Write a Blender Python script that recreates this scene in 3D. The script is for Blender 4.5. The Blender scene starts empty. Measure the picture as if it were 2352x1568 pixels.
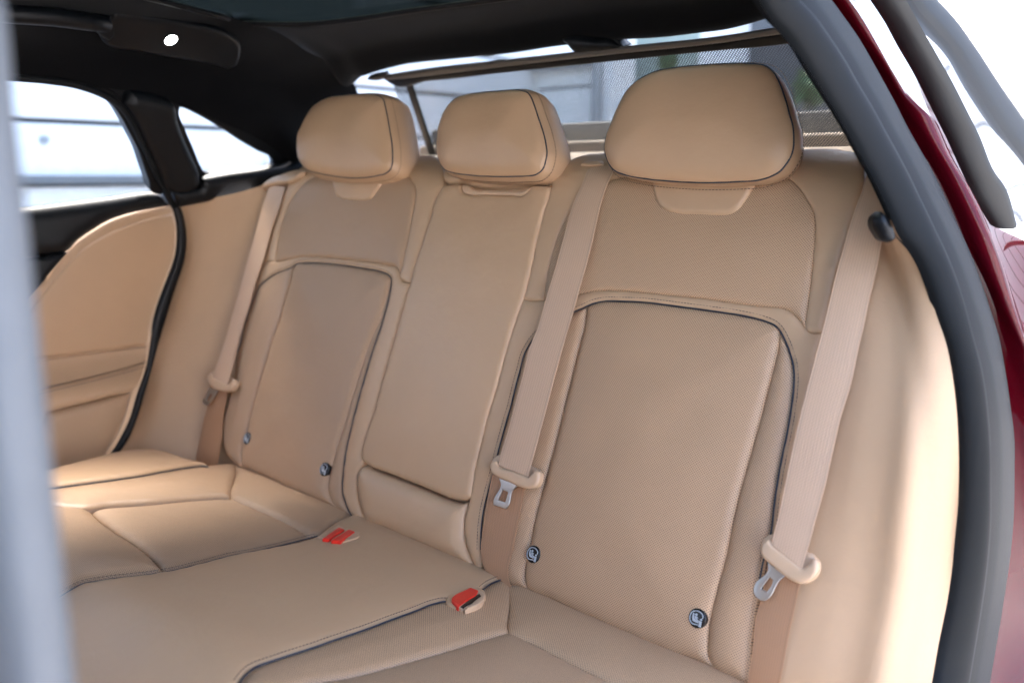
import bpy, math, random
import numpy as np
from mathutils import Vector, Matrix
from mathutils.geometry import delaunay_2d_cdt
random.seed(5); rng = np.random.RandomState(5)
SC = bpy.context.scene
COL = SC.collection
# ------------------------------------------------------------------ camera, light
CAM = np.array([0.0, 0.0, 1.05])
FPX, CX, CY = 1918.0, 1176.0, 784.0          # focal length and centre for a 2352 px wide picture
YAW, PITCH = math.radians(41.4), math.radians(-11.3)
F = np.array([-math.sin(YAW)*math.cos(PITCH), math.cos(YAW)*math.cos(PITCH), math.sin(PITCH)])
R = np.array([math.cos(YAW), math.sin(YAW), 0.0])
U = np.cross(R, F)
cam = bpy.data.cameras.new('camera'); camo = bpy.data.objects.new('camera', cam); COL.objects.link(camo)
M = Matrix(((R[0], U[0], -F[0], CAM[0]), (R[1], U[1], -F[1], CAM[1]), (R[2], U[2], -F[2], CAM[2]), (0, 0, 0, 1)))
camo.matrix_world = M
cam.sensor_width = 36; cam.lens = FPX/2352*36; cam.clip_start = 0.02; cam.clip_end = 500
cam.dof.use_dof = True; cam.dof.focus_distance = 1.12; cam.dof.aperture_fstop = 2.8
SC.camera = camo
SUN_EL, SUN_AZ = math.radians(54), math.radians(-110)   # azimuth measured from -Y (car front) towards +X
sd = Vector((math.sin(SUN_AZ)*math.cos(SUN_EL), -math.cos(SUN_AZ)*math.cos(SUN_EL), math.sin(SUN_EL)))
W = bpy.data.worlds.new('World'); SC.world = W; W.use_nodes = True
nt = W.node_tree; bg = nt.nodes['Background']
sky = nt.nodes.new('ShaderNodeTexSky'); sky.sky_type = 'NISHITA'; sky.sun_disc = False
sky.sun_elevation = SUN_EL; sky.sun_rotation = math.atan2(sd.x, sd.y)
sky.air_density = 1.0; sky.dust_density = 4.5; sky.ozone_density = 1.0
nt.links.new(sky.outputs['Color'], bg.inputs['Color']); bg.inputs['Strength'].default_value = 0.15
sl = bpy.data.lights.new('sun', 'SUN'); sl.energy = 0.5; sl.angle = math.radians(25); sl.color = (1.0, 0.97, 0.93)
so = bpy.data.objects.new('sun', sl); COL.objects.link(so); so.rotation_euler = sd.to_track_quat('Z', 'Y').to_euler()
SC.view_settings.view_transform = 'Standard'; SC.view_settings.look = 'None'
SC.view_settings.exposure = 3.42; SC.view_settings.gamma = 1
SC.cycles.use_denoising = True
SC.cycles.max_bounces = 10; SC.cycles.diffuse_bounces = 6; SC.cycles.transparent_max_bounces = 16
SC.cycles.sample_clamp_indirect = 8.0

# ------------------------------------------------------------------ materials
def mat(name, base, rough=0.5, metal=0.0, spec=0.5, coat=0.0):
    m = bpy.data.materials.new(name); m.use_nodes = True
    b = m.node_tree.nodes['Principled BSDF']
    b.inputs['Base Color'].default_value = (*base, 1); b.inputs['Roughness'].default_value = rough
    b.inputs['Metallic'].default_value = metal; b.inputs['Specular IOR Level'].default_value = spec
    b.inputs['Coat Weight'].default_value = coat
    return m
def N(m, kind, **kw):
    n = m.node_tree.nodes.new(kind)
    for k, v in kw.items(): setattr(n, k, v)
    return n
def L(m, a, b): m.node_tree.links.new(a, b)
def math_(m, op, a, b=None, clamp=False):
    n = N(m, 'ShaderNodeMath', operation=op); n.use_clamp = clamp
    for i, v in enumerate((a, b)):
        if v is None: continue
        if isinstance(v, (int, float)): n.inputs[i].default_value = v
        else: L(m, v, n.inputs[i])
    return n.outputs[0]
def mixc(m, fac, a, b):
    n = N(m, 'ShaderNodeMix', data_type='RGBA')
    if isinstance(fac, float): n.inputs[0].default_value = fac
    else: L(m, fac, n.inputs[0])
    for i, v in ((6, a), (7, b)):
        if isinstance(v, tuple): n.inputs[i].default_value = (*v, 1)
        else: L(m, v, n.inputs[i])
    return n.outputs[2]
def noise(m, vec, scale, detail=3, rough=0.6):
    n = N(m, 'ShaderNodeTexNoise'); n.inputs['Scale'].default_value = scale
    n.inputs['Detail'].default_value = detail; n.inputs['Roughness'].default_value = rough
    L(m, vec, n.inputs['Vector']); return n.outputs['Fac']
def uvn(m): return N(m, 'ShaderNodeUVMap').outputs['UV']
def bump(m, h, strength, dist, prev=None):
    n = N(m, 'ShaderNodeBump'); n.inputs['Strength'].default_value = strength; n.inputs['Distance'].default_value = dist
    L(m, h, n.inputs['Height'])
    if prev is not None: L(m, prev, n.inputs['Normal'])
    return n.outputs['Normal']

def leather(name, base, rough=0.45, perf=None, grain=True, holec=0.28, spec=0.4, var=0.07, wrinkle=0.08):
    m = mat(name, base, rough, spec=spec); b = m.node_tree.nodes['Principled BSDF']
    uv = uvn(m)
    big = noise(m, uv, 9, 4); fine = noise(m, uv, 700, 2)
    dk = tuple(c*(1-var) for c in base); lt = tuple(min(1, c*(1+var)) for c in base)
    c = mixc(m, big, dk, lt)
    nrm = None
    v = N(m, 'ShaderNodeTexVoronoi'); v.inputs['Scale'].default_value = 900; L(m, uv, v.inputs['Vector'])
    nrm = bump(m, v.outputs['Distance'], 0.12, 0.0006)
    wr = noise(m, uv, 45, 3)
    nrm = bump(m, wr, 0.12, 0.004, nrm)
    cr = N(m, 'ShaderNodeTexNoise'); cr.inputs['Scale'].default_value = 11; cr.inputs['Detail'].default_value = 5; cr.inputs['Distortion'].default_value = 1.2; L(m, uv, cr.inputs['Vector'])
    nrm = bump(m, cr.outputs['Fac'], wrinkle, 0.012, nrm)
    rr = math_(m, 'ADD', math_(m, 'MULTIPLY', big, 0.18), rough-0.09)
    if perf:
        sp, rad = perf
        sx = N(m, 'ShaderNodeSeparateXYZ'); L(m, uv, sx.inputs[0])
        def cell(off):
            fx = math_(m, 'SUBTRACT', math_(m, 'FRACT', math_(m, 'ADD', math_(m, 'DIVIDE', sx.outputs[0], sp), off)), 0.5)
            fy = math_(m, 'SUBTRACT', math_(m, 'FRACT', math_(m, 'ADD', math_(m, 'DIVIDE', sx.outputs[1], sp*0.95), off)), 0.5)
            return math_(m, 'SQRT', math_(m, 'ADD', math_(m, 'MULTIPLY', fx, fx), math_(m, 'MULTIPLY', fy, fy)))
        d = math_(m, 'MINIMUM', cell(0.0), cell(0.5))
        mr = N(m, 'ShaderNodeMapRange', interpolation_type='SMOOTHSTEP'); L(m, d, mr.inputs['Value'])
        mr.inputs['From Min'].default_value = rad*0.75; mr.inputs['From Max'].default_value = rad*1.25
        mask = mr.outputs[0]
        c = mixc(m, mask, tuple(x*holec for x in base), c)
        nrm = bump(m, mask, 0.18, 0.0006, nrm)
    L(m, c, b.inputs['Base Color']); L(m, rr, b.inputs['Roughness'])
    L(m, nrm, b.inputs['Normal'])
    return m
TAN = (0.52, 0.336, 0.199)
M_LEATHER = leather('tan_leather', TAN, 0.41, spec=0.45)
M_PERF = leather('perforated_tan_leather', (0.515, 0.327, 0.194), 0.47, perf=(0.0036, 0.16), holec=0.17)
M_WEAVE = leather('fine_perforated_tan_leather', (0.46, 0.293, 0.177), 0.48, perf=(0.0032, 0.165), holec=0.3)
M_TRIM = leather('tan_soft_trim', (0.505, 0.33, 0.198), 0.5, wrinkle=0.01)
M_PIPE = mat('navy_piping', (0.022, 0.028, 0.042), 0.4)
M_THREAD = mat('dark_thread', (0.06, 0.05, 0.045), 0.7)
M_THREADT = mat('tan_thread', (0.13, 0.085, 0.055), 0.7)
M_SHELF = leather('tan_shelf_trim', (0.36, 0.28, 0.20), 0.6)

def suede(name, base, var=0.3):
    m = mat(name, base, 0.95, spec=0.1); b = m.node_tree.nodes['Principled BSDF']
    uv = uvn(m); n1 = noise(m, uv, 60, 5)
    L(m, mixc(m, n1, tuple(c*(1-var) for c in base), tuple(c*(1+var) for c in base)), b.inputs['Base Color'])
    L(m, bump(m, noise(m, uv, 600, 3), 0.3, 0.001), b.inputs['Normal'])
    b.inputs['Sheen Weight'].default_value = 0.05; b.inputs['Sheen Roughness'].default_value = 0.5
    return m
M_SUEDE = suede('black_suede', (0.0024, 0.0027, 0.0036))
def plastic(name, base, rough, bmp=0.15):
    m = mat(name, base, rough); b = m.node_tree.nodes['Principled BSDF']; uv = uvn(m)
    n1 = noise(m, uv, 25, 4)
    L(m, mixc(m, n1, tuple(c*0.85 for c in base), tuple(c*1.15 for c in base)), b.inputs['Base Color'])
    L(m, bump(m, noise(m, uv, 900, 2), bmp, 0.0005), b.inputs['Normal'])
    return m
M_DARK = plastic('dark_soft_plastic', (0.0036, 0.0048, 0.0066), 0.42)
M_RUBBER = plastic('black_rubber', (0.006, 0.006, 0.007), 0.4)
M_SEAL = plastic('grey_door_seal', (0.0068, 0.0080, 0.0092), 0.62, 0.3)
M_SEAL.node_tree.nodes['Principled BSDF'].inputs['Specular IOR Level'].default_value = 0.18
for _m, _s in ((M_DARK, 0.3), (M_RUBBER, 0.2)): _m.node_tree.nodes['Principled BSDF'].inputs['Specular IOR Level'].default_value = _s
M_PILLAR = plastic('pale_grey_trim', (0.112, 0.120, 0.128), 0.5)
M_TANPL = plastic('tan_plastic', (0.55, 0.37, 0.235), 0.35)
M_RED = plastic('red_button_plastic', (0.75, 0.028, 0.015), 0.3, 0.02)
M_CHROME = mat('steel', (0.55, 0.57, 0.58), 0.3, 1.0)
M_ALU = mat('silver_rail', (0.75, 0.76, 0.78), 0.25, 1.0)
M_WHITEP = mat('white_print', (0.42, 0.44, 0.46), 0.5)
M_BLACKP = plastic('black_badge', (0.008, 0.009, 0.011), 0.25, 0.02)
M_PAINT = mat('burgundy_paint', (0.07, 0.0012, 0.0050), 0.5, 0.0, 0.0, 0.5)
M_PAINT.node_tree.nodes['Principled BSDF'].inputs['Coat Roughness'].default_value = 0.04
M_GLOSSB = mat('gloss_black', (0.01, 0.01, 0.012), 0.06)

def webbing(name, base):
    m = mat(name, base, 0.42, spec=0.6); b = m.node_tree.nodes['Principled BSDF']; uv = uvn(m)
    sx = N(m, 'ShaderNodeSeparateXYZ'); L(m, uv, sx.inputs[0])
    a = math_(m, 'MULTIPLY', sx.outputs[0], 2*math.pi/0.0036); c = math_(m, 'MULTIPLY', sx.outputs[1], 2*math.pi/0.0040)
    z = math_(m, 'MULTIPLY', math_(m, 'SINE', math_(m, 'ADD', a, math_(m, 'MULTIPLY', math_(m, 'SINE', c), 1.2))), math_(m, 'SINE', c))
    h = math_(m, 'ADD', math_(m, 'MULTIPLY', z, 0.5), 0.5)
    big = noise(m, uv, 14, 2)
    col = mixc(m, h, tuple(x*0.86 for x in base), tuple(min(1, x*1.08) for x in base))
    ed = math_(m, 'ABSOLUTE', math_(m, 'SUBTRACT', math_(m, 'ABSOLUTE', math_(m, 'SUBTRACT', sx.outputs[0], 0.0235)), 0.0205))
    sel = math_(m, 'LESS_THAN', ed, 0.0007)
    col = mixc(m, math_(m, 'MULTIPLY', sel, 0.45), col, tuple(x*0.55 for x in base))
    L(m, mixc(m, math_(m, 'MULTIPLY', big, 0.3), col, tuple(x*0.78 for x in base)), b.inputs['Base Color'])
    L(m, bump(m, h, 0.5, 0.0006), b.inputs['Normal'])
    return m
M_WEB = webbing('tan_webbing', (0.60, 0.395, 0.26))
M_WEB_SHADED = webbing('tan_webbing_shaded', (0.42, 0.225, 0.12))  # same webbing, with the shadow on the lap part painted into its colour

def glass(name, tint, ior=1.45, rough=0.0, fixed=None):
    m = bpy.data.materials.new(name); m.use_nodes = True; t = m.node_tree
    t.nodes.clear(); o = t.nodes.new('ShaderNodeOutputMaterial')
    tr = t.nodes.new('ShaderNodeBsdfTransparent'); tr.inputs[0].default_value = (*tint, 1)
    gl = t.nodes.new('ShaderNodeBsdfGlossy'); gl.inputs['Roughness'].default_value = rough
    lw = t.nodes.new('ShaderNodeFresnel'); lw.inputs['IOR'].default_value = ior
    mx = t.nodes.new('ShaderNodeMixShader')
    if fixed is None: t.links.new(lw.outputs[0], mx.inputs[0])
    else: mx.inputs[0].default_value = fixed
    t.links.new(tr.outputs[0], mx.inputs[1]); t.links.new(gl.outputs[0], mx.inputs[2])
    t.links.new(mx.outputs[0], o.inputs[0]); return m
M_GLASS = glass('window_glass', (0.86, 0.90, 0.90))
M_RGLASS = glass('dark_roof_glass', (0.0105, 0.0135, 0.0120), fixed=0.02, rough=0.15)
def screenmat():
    m = bpy.data.materials.new('shade_mesh'); m.use_nodes = True; t = m.node_tree
    b = t.nodes['Principled BSDF']; b.inputs['Base Color'].default_value = (0.016, 0.018, 0.02, 1); b.inputs['Roughness'].default_value = 0.6
    o = t.nodes['Material Output']; uv = uvn(m)
    sx = N(m, 'ShaderNodeSeparateXYZ'); L(m, uv, sx.inputs[0]); sp = 0.0052
    def cell(off):
        fx = math_(m, 'SUBTRACT', math_(m, 'FRACT', math_(m, 'ADD', math_(m, 'DIVIDE', sx.outputs[0], sp), off)), 0.5)
        fy = math_(m, 'SUBTRACT', math_(m, 'FRACT', math_(m, 'ADD', math_(m, 'DIVIDE', sx.outputs[1], sp*1.1), off)), 0.5)
        return math_(m, 'SQRT', math_(m, 'ADD', math_(m, 'MULTIPLY', fx, fx), math_(m, 'MULTIPLY', math_(m, 'MULTIPLY', fy, fy), 1.3)))
    d = math_(m, 'MINIMUM', cell(0.0), cell(0.5))
    mr = N(m, 'ShaderNodeMapRange'); L(m, d, mr.inputs[0]); mr.inputs[1].default_value = 0.21; mr.inputs[2].default_value = 0.29; mr.inputs[3].default_value = 1; mr.inputs[4].default_value = 0; hole = mr.outputs[0]
    tr = N(m, 'ShaderNodeBsdfTransparent'); mx = N(m, 'ShaderNodeMixShader')
    L(m, hole, mx.inputs[0]); L(m, b.outputs[0], mx.inputs[1]); L(m, tr.outputs[0], mx.inputs[2]); L(m, mx.outputs[0], o.inputs[0])
    return m
M_SCREEN = screenmat()
def emit(name, col, s):
    m = bpy.data.materials.new(name); m.use_nodes = True; b = m.node_tree.nodes['Principled BSDF']
    b.inputs['Base Color'].default_value = (0.8, 0.8, 0.8, 1)
    b.inputs['Emission Color'].default_value = (*col, 1); b.inputs['Emission Strength'].default_value = s; return m
M_LAMP = emit('lit_lens', (0.93, 1.0, 0.95), 4.0)
M_SIDING = plastic('white_siding', (0.66, 0.67, 0.68), 0.6, 0.1)
M_GREYW = plastic('grey_cladding', (0.34, 0.36, 0.38), 0.6, 0.1)
M_GROUND = plastic('pale_concrete', (0.48, 0.47, 0.45), 0.85, 0.4)
M_LEAF = mat('hedge_leaf', (0.035, 0.085, 0.03), 0.6)
M_TRIMB = plastic('black_window_trim', (0.004, 0.005, 0.0056), 0.55)
M_RAILG = plastic('grey_rail', (0.11, 0.12, 0.13), 0.6)
M_JOINT = mat('board_joint', (0.035, 0.037, 0.04), 0.8)
M_BAR = plastic('taupe_bar', (0.11, 0.097, 0.083), 0.5)
M_DKWALL = plastic('dark_grey_wall', (0.07, 0.075, 0.085), 0.7, 0.2)

# ------------------------------------------------------------------ helpers
def ray(p):
    u = (p[0]-CX)/FPX; v = (p[1]-CY)/FPX
    return F + u*R - v*U
def PX(p, x): d = ray(p); return CAM + d*((x-CAM[0])/d[0])
def PY(p, y): d = ray(p); return CAM + d*((y-CAM[1])/d[1])
def PZ(p, z): d = ray(p); return CAM + d*(z/d[2])            # z relative to the camera
def PD(p, t): return CAM + ray(p)*t
def PS(p, fx, lo=0.05, hi=4.0, sgn=1):                        # hit of a side surface X = fx(z relative to camera)
    d = ray(p)
    g = lambda t: sgn*(d[0]*t - fx(d[2]*t))
    for _ in range(60):
        m = (lo+hi)/2
        if g(m) > 0: lo = m
        else: hi = m
    return CAM + d*lo
class Frame:
    def __init__(s, O, S, T, Nn, hb=None):
        s.O = np.array(O, float); s.S = np.array(S, float); s.T = np.array(T, float); s.N = np.array(Nn, float)
        s.hb = hb or (lambda a, b: np.zeros_like(np.asarray(a, float)))
    def pt(s, a, b, h): return s.O + np.multiply.outer(a, s.S) + np.multiply.outer(b, s.T) + np.multiply.outer(h, s.N)
    def un(s, p, dh=0.0, hb=None):
        hb = hb or s.hb; d = ray(p); h = dh; a = b = 0
        for _ in range(12):
            t = np.dot(s.O + h*s.N - CAM, s.N)/np.dot(d, s.N)
            q = CAM + d*t - s.O; a = q@s.S; b = q@s.T
            h = 0.5*h + 0.5*(float(hb(a, b)) + dh)
        return np.array([a, b])
    def uns(s, pts, dh=0.0, hb=None): return np.array([s.un(p, dh, hb) for p in pts])

def catmull(P, closed, step, corner=55):
    P = np.asarray(P, float); n = len(P)
    out = []
    rng_ = range(n if closed else n-1)
    def tang(i, side):
        if closed: a, b, c = P[(i-1) % n], P[i], P[(i+1) % n]
        else:
            b = P[i]; a = P[i-1] if i > 0 else 2*P[0]-P[1]; c = P[i+1] if i < n-1 else 2*P[-1]-P[-2]
        d1, d2 = b-a, c-b; l1, l2 = np.linalg.norm(d1)+1e-9, np.linalg.norm(d2)+1e-9
        cs = (d1@d2)/(l1*l2)
        if cs < math.cos(math.radians(corner)): return d1/l1 if side < 0 else d2/l2
        t = (d1/l1*l2 + d2/l2*l1)/(l1+l2); return t/(np.linalg.norm(t)+1e-9)
    for i in rng_:
        j = (i+1) % n; p0, p1 = P[i], P[j]; l = np.linalg.norm(p1-p0)
        m0, m1 = tang(i, 1)*l, tang(j, -1)*l
        k = max(1, int(math.ceil(l/step)))
        for q in range(k):
            t = q/k; t2, t3 = t*t, t*t*t
            out.append((2*t3-3*t2+1)*p0 + (t3-2*t2+t)*m0 + (-2*t3+3*t2)*p1 + (t3-t2)*m1)
    if not closed: out.append(P[-1])
    return np.array(out)
def resample(P, n):
    P = np.asarray(P, float); l = np.r_[0, np.cumsum(np.linalg.norm(np.diff(P, axis=0), axis=1))]
    q = np.linspace(0, l[-1], n); return np.stack([np.interp(q, l, P[:, k]) for k in range(P.shape[1])], 1)
def resample_d(P, d):
    P = np.asarray(P, float); L_ = np.linalg.norm(np.diff(P, axis=0), axis=1).sum(); return resample(P, max(2, int(L_/d)+1))
def smooth3(P, n): return resample(catmull(P, False, np.linalg.norm(np.diff(np.asarray(P), axis=0), axis=1).mean()/6), n)
def dist_poly(Q, loops):
    dm = np.full(len(Q), 1e9)
    for P in loops:
        A = P; B = np.roll(P, -1, 0)
        for s in range(0, len(Q), 4000):
            q = Q[s:s+4000, None]; ab = (B-A)[None]; t = np.clip(((q-A[None])*ab).sum(-1)/((ab**2).sum(-1)+1e-15), 0, 1)
            dm[s:s+4000] = np.minimum(dm[s:s+4000], np.sqrt((((A[None]+t[..., None]*ab)-q)**2).sum(-1)).min(1))
    return dm
def inside(Q, loops):
    r = np.zeros(len(Q), bool)
    for P in loops:
        A = P; B = np.roll(P, -1, 0)
        for a, b in zip(A, B):
            if a[1] == b[1]: continue
            c = (a[1] > Q[:, 1]) != (b[1] > Q[:, 1])
            x = (b[0]-a[0])*(Q[:, 1]-a[1])/(b[1]-a[1]) + a[0]
            r ^= c & (Q[:, 0] < x)
    return r
def mesh_obj(name, V, Fc, mt, parent=None, uv=None, smooth=True, matids=None):
    me = bpy.data.meshes.new(name); me.from_pydata([tuple(map(float, v)) for v in V], [], [tuple(map(int, f)) for f in Fc])
    me.materials.append(mt) if not isinstance(mt, (list, tuple)) else [me.materials.append(x) for x in mt]
    if uv is not None:
        l = me.uv_layers.new(name='UVMap'); idx = np.empty(len(me.loops), int); me.loops.foreach_get('vertex_index', idx)
        l.data.foreach_set('uv', np.asarray(uv, np.float32)[idx].ravel())
    if smooth: me.polygons.foreach_set('use_smooth', [True]*len(me.polygons))
    if matids is not None: me.polygons.foreach_set('material_index', matids)
    me.update()
    o = bpy.data.objects.new(name, me); COL.objects.link(o)
    if parent is not None: o.parent = parent
    return o
def thing(name, label, cat, group=None, loc=None):
    o = bpy.data.objects.new(name, None); COL.objects.link(o); o.empty_display_size = 0.05
    o['label'] = label; o['category'] = cat
    if group: o['group'] = group
    return o
def tag(o, label, cat, group=None):
    o['label'] = label; o['category'] = cat
    if group: o['group'] = group
    return o

def panel(name, mt, fr, px, parent=None, h=0.0, er=0.012, ed=0.006, crown=0.004, cl=0.05, skirt=0.014, cell=0.008, holes=(), hb=None, st=False, dh=None, crease=None, extra=None, step=None, bev=True):
    """padded piece: outline traced on the frame's surface, rounded edge, crowned middle, skirt going back"""
    hb = hb or fr.hb
    if dh is None: dh = h - ed*0.5
    loops = []
    step = step or max(0.0025, cell*0.55)
    for q in [px, *holes]:
        P = np.asarray(q, float) if st else fr.uns(q, dh, hb)
        P = catmull(P, True, step)
        a = 0.5*np.sum(P[:, 0]*np.roll(P[:, 1], -1)-np.roll(P[:, 0], -1)*P[:, 1])
        if a < 0: P = P[::-1]
        loops.append(P)
    pts = [P for P in loops]; edges = []; k = 0
    for P in loops:
        n = len(P); edges += [(k+i, k+(i+1) % n) for i in range(n)]; k += n
    nb = k
    ringd = [er*x for x in (0.08, 0.22, 0.45, 0.72, 1.0)] if bev else []
    for rd in ringd:
        for li, P in enumerate(loops):
            tg = np.roll(P, -1, 0)-np.roll(P, 1, 0); tg /= np.linalg.norm(tg, axis=1)[:, None]+1e-12
            nr = np.stack([-tg[:, 1], tg[:, 0]], 1)*(1 if li == 0 else -1)
            Q = P + nr*rd
            if rd > step*0.8: Q = Q[::max(1, int(min(rd, cell)/step))]
            ok = inside(Q, loops) & (dist_poly(Q, loops) > rd*0.93)
            pts.append(Q[ok])
    lo, hi = loops[0].min(0), loops[0].max(0)
    gx, gy = np.meshgrid(np.arange(lo[0], hi[0], cell), np.arange(lo[1], hi[1], cell*0.866))
    gx[1::2] += cell/2
    G = np.stack([gx.ravel(), gy.ravel()], 1)
    G = G[inside(G, loops)]
    if len(G): G = G[dist_poly(G, loops) > (er if bev else 0)+cell*0.45]
    pts.append(G)
    A = np.concatenate(pts)
    co, _, fc, ov, _, _ = delaunay_2d_cdt([Vector((float(a[0]), float(a[1]))) for a in A], edges, [], 0, 1e-7)
    co = np.array([(c[0], c[1]) for c in co]); fc = np.array([f for f in fc if len(f) == 3])
    cen = co[fc].mean(1); fc = fc[inside(cen, loops)]
    a = co[fc]; ar = (a[:, 1, 0]-a[:, 0, 0])*(a[:, 2, 1]-a[:, 0, 1])-(a[:, 1, 1]-a[:, 0, 1])*(a[:, 2, 0]-a[:, 0, 0])
    fc = fc[np.abs(ar) > 1e-12]; ar = ar[np.abs(ar) > 1e-12]
    flip = np.dot(np.cross(fr.S, fr.T), fr.N) < 0
    neg = (ar < 0) ^ flip; fc[neg] = fc[neg][:, ::-1]
    d = dist_poly(co, loops)
    x = 1-np.clip(d/er, 0, 1)
    H = np.array([float(v) for v in hb(co[:, 0], co[:, 1])]) + h - ed*(1-np.sqrt(np.clip(1-x*x, 0, 1))) + crown*(1-np.exp(-d/cl))
    if mt.name.startswith(('tan_leather', 'perforated', 'fine_perf')) and cell >= 0.005:
        q = co*6.2832; a_, b_ = q[:, 0], q[:, 1]
        H = H + 0.0004*np.exp(-d/0.012)*(np.sin(a_*37+b_*11+1.3)*np.sin(b_*29-a_*7)+0.6*np.sin(a_*23-b_*41+.4))
        H = H + 0.0005*(1-np.exp(-d/0.03))*(np.sin(a_*7.3+b_*3.1+2)*np.sin(b_*6.1-a_*2.2+.7)+0.5*np.sin(a_*4.1-b_*11.3))
    if extra is not None: H = H + extra(co[:, 0], co[:, 1], d)
    V = fr.pt(co[:, 0], co[:, 1], H)
    uv = co.copy()
    Fl = [tuple(f) for f in fc]
    # skirt
    if skirt > 0:
        from collections import Counter
        cnt = Counter(); dirn = {}
        for f in Fl:
            for i in range(3):
                e = (f[i], f[(i+1) % 3]); ke = (min(e), max(e)); cnt[ke] += 1; dirn[ke] = e
        bed = [dirn[k_] for k_, c in cnt.items() if c == 1]
        used = sorted({v for e in bed for v in e}); mp = {v: len(V)+i for i, v in enumerate(used)}
        m2 = len(used)
        V = np.concatenate([V, V[used]-fr.N*skirt, V[used]]); uv = np.concatenate([uv, uv[used], uv[used]])
        Fl += [(mp[e[1]]+m2, mp[e[0]]+m2, mp[e[0]], mp[e[1]]) for e in bed]
    return mesh_obj(name, V, Fl, mt, parent, uv)

def tube(name, P, r, mt, parent=None, sides=8, closed=False, cap=True):
    P = np.asarray(P, float); n = len(P)
    if closed: tg = np.roll(P, -1, 0)-np.roll(P, 1, 0)
    else: tg = np.gradient(P, axis=0)
    tg /= np.linalg.norm(tg, axis=1)[:, None]+1e-12
    rr = np.full(n, r) if np.isscalar(r) else np.asarray(r)
    up = np.array([0.31, 0.2, 0.93]); V = []; uv = []
    acc = 0
    for i in range(n):
        a = np.cross(tg[i], up); a /= np.linalg.norm(a); b = np.cross(tg[i], a)
        if i: acc += np.linalg.norm(P[i]-P[i-1])
        for k in range(sides):
            t = 2*math.pi*k/sides; V.append(P[i]+rr[i]*(math.cos(t)*a+math.sin(t)*b)); uv.append((k*r_(rr[i])/sides, acc))
    Fc = []
    for i in range(n if closed else n-1):
        j = (i+1) % n
        for k in range(sides):
            l = (k+1) % sides; Fc.append((i*sides+k, i*sides+l, j*sides+l, j*sides+k))
    if cap and not closed: Fc += [tuple(range(sides)), tuple((n-1)*sides+k for k in reversed(range(sides)))]
    return mesh_obj(name, V, Fc, mt, parent, uv)
def r_(x): return 6.28*x
def on_frame(fr, px, dh=0.0, step=0.004, hb=None, closed=False):
    hb = hb or fr.hb
    st = catmull(fr.uns(px, dh, hb), closed, step); st = st if closed else resample_d(st, step)
    h = np.array([float(hb(a, b)) for a, b in st])+dh
    return st, fr.pt(st[:, 0], st[:, 1], h)
def offset2(st, d):
    tg = np.gradient(st, axis=0); tg /= np.linalg.norm(tg, axis=1)[:, None]+1e-12
    return st + np.stack([-tg[:, 1], tg[:, 0]], 1)*d
def stitches(name, fr, st, h, mt, parent, pitch=0.0046, ln=0.0034, w=0.0008, hb=None):
    hb = hb or fr.hb; P = resample_d(st, pitch); V = []; Fc = []
    for i in range(len(P)-1):
        t = P[i+1]-P[i]; t = t/np.linalg.norm(t); n = np.array([-t[1], t[0]]); c = (P[i]+P[i+1])/2
        b = len(V); hh = float(hb(c[0], c[1]))+h
        for (x, y, z) in ((-1, -.6, 0), (1, -.6, 0), (1.12, 0, .0), (1, .6, 0), (-1, .6, 0), (-1.12, 0, 0), (-.8, 0, 1), (.8, 0, 1)):
            q = c+t*x*ln/2+n*y*w; V.append(fr.pt(q[0], q[1], hh+z*w))
        Fc += [(b, b+1, b+7, b+6), (b+1, b+2, b+7), (b+2, b+3, b+7), (b+3, b+4, b+6, b+7), (b+4, b+5, b+6), (b+5, b, b+6)]
    o = mesh_obj(name, V, Fc, mt, parent, np.zeros((len(V), 2))); o['kind'] = 'stuff'; return o
def loft(name, rows, mt, parent=None, nu=60, nv=6, flip=False, thick=0.0):
    """smooth sheet through several 3-D curves"""
    C = [smooth3(np.asarray(r), nu) if len(r) > 2 else resample(np.asarray(r), nu) for r in rows]
    C = np.array(C)                                   # rows x nu x 3
    if len(C) > 2:
        G = np.array([resample(catmull(C[:, i], False, 0.004, corner=100), nv) for i in range(nu)])
    else: G = np.array([resample(C[:, i], nv) for i in range(nu)])
    V = G.reshape(-1, 3); Fc = []
    for i in range(nu-1):
        for j in range(nv-1):
            q = (i*nv+j, i*nv+j+1, (i+1)*nv+j+1, (i+1)*nv+j); Fc.append(q[::-1] if flip else q)
    lu = np.r_[0, np.cumsum(np.linalg.norm(np.diff(G[:, nv//2], axis=0), axis=1))]
    lv = np.concatenate([np.zeros((nu, 1)), np.cumsum(np.linalg.norm(np.diff(G, axis=1), axis=2), axis=1)], 1)
    uv = np.stack([lv.ravel(), np.repeat(lu, nv)], 1)
    o = mesh_obj(name, V, Fc, mt, parent, uv)
    if thick: 
        md = o.modifiers.new('thickness', 'SOLIDIFY'); md.thickness = thick; md.offset = 0
    return o
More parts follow.
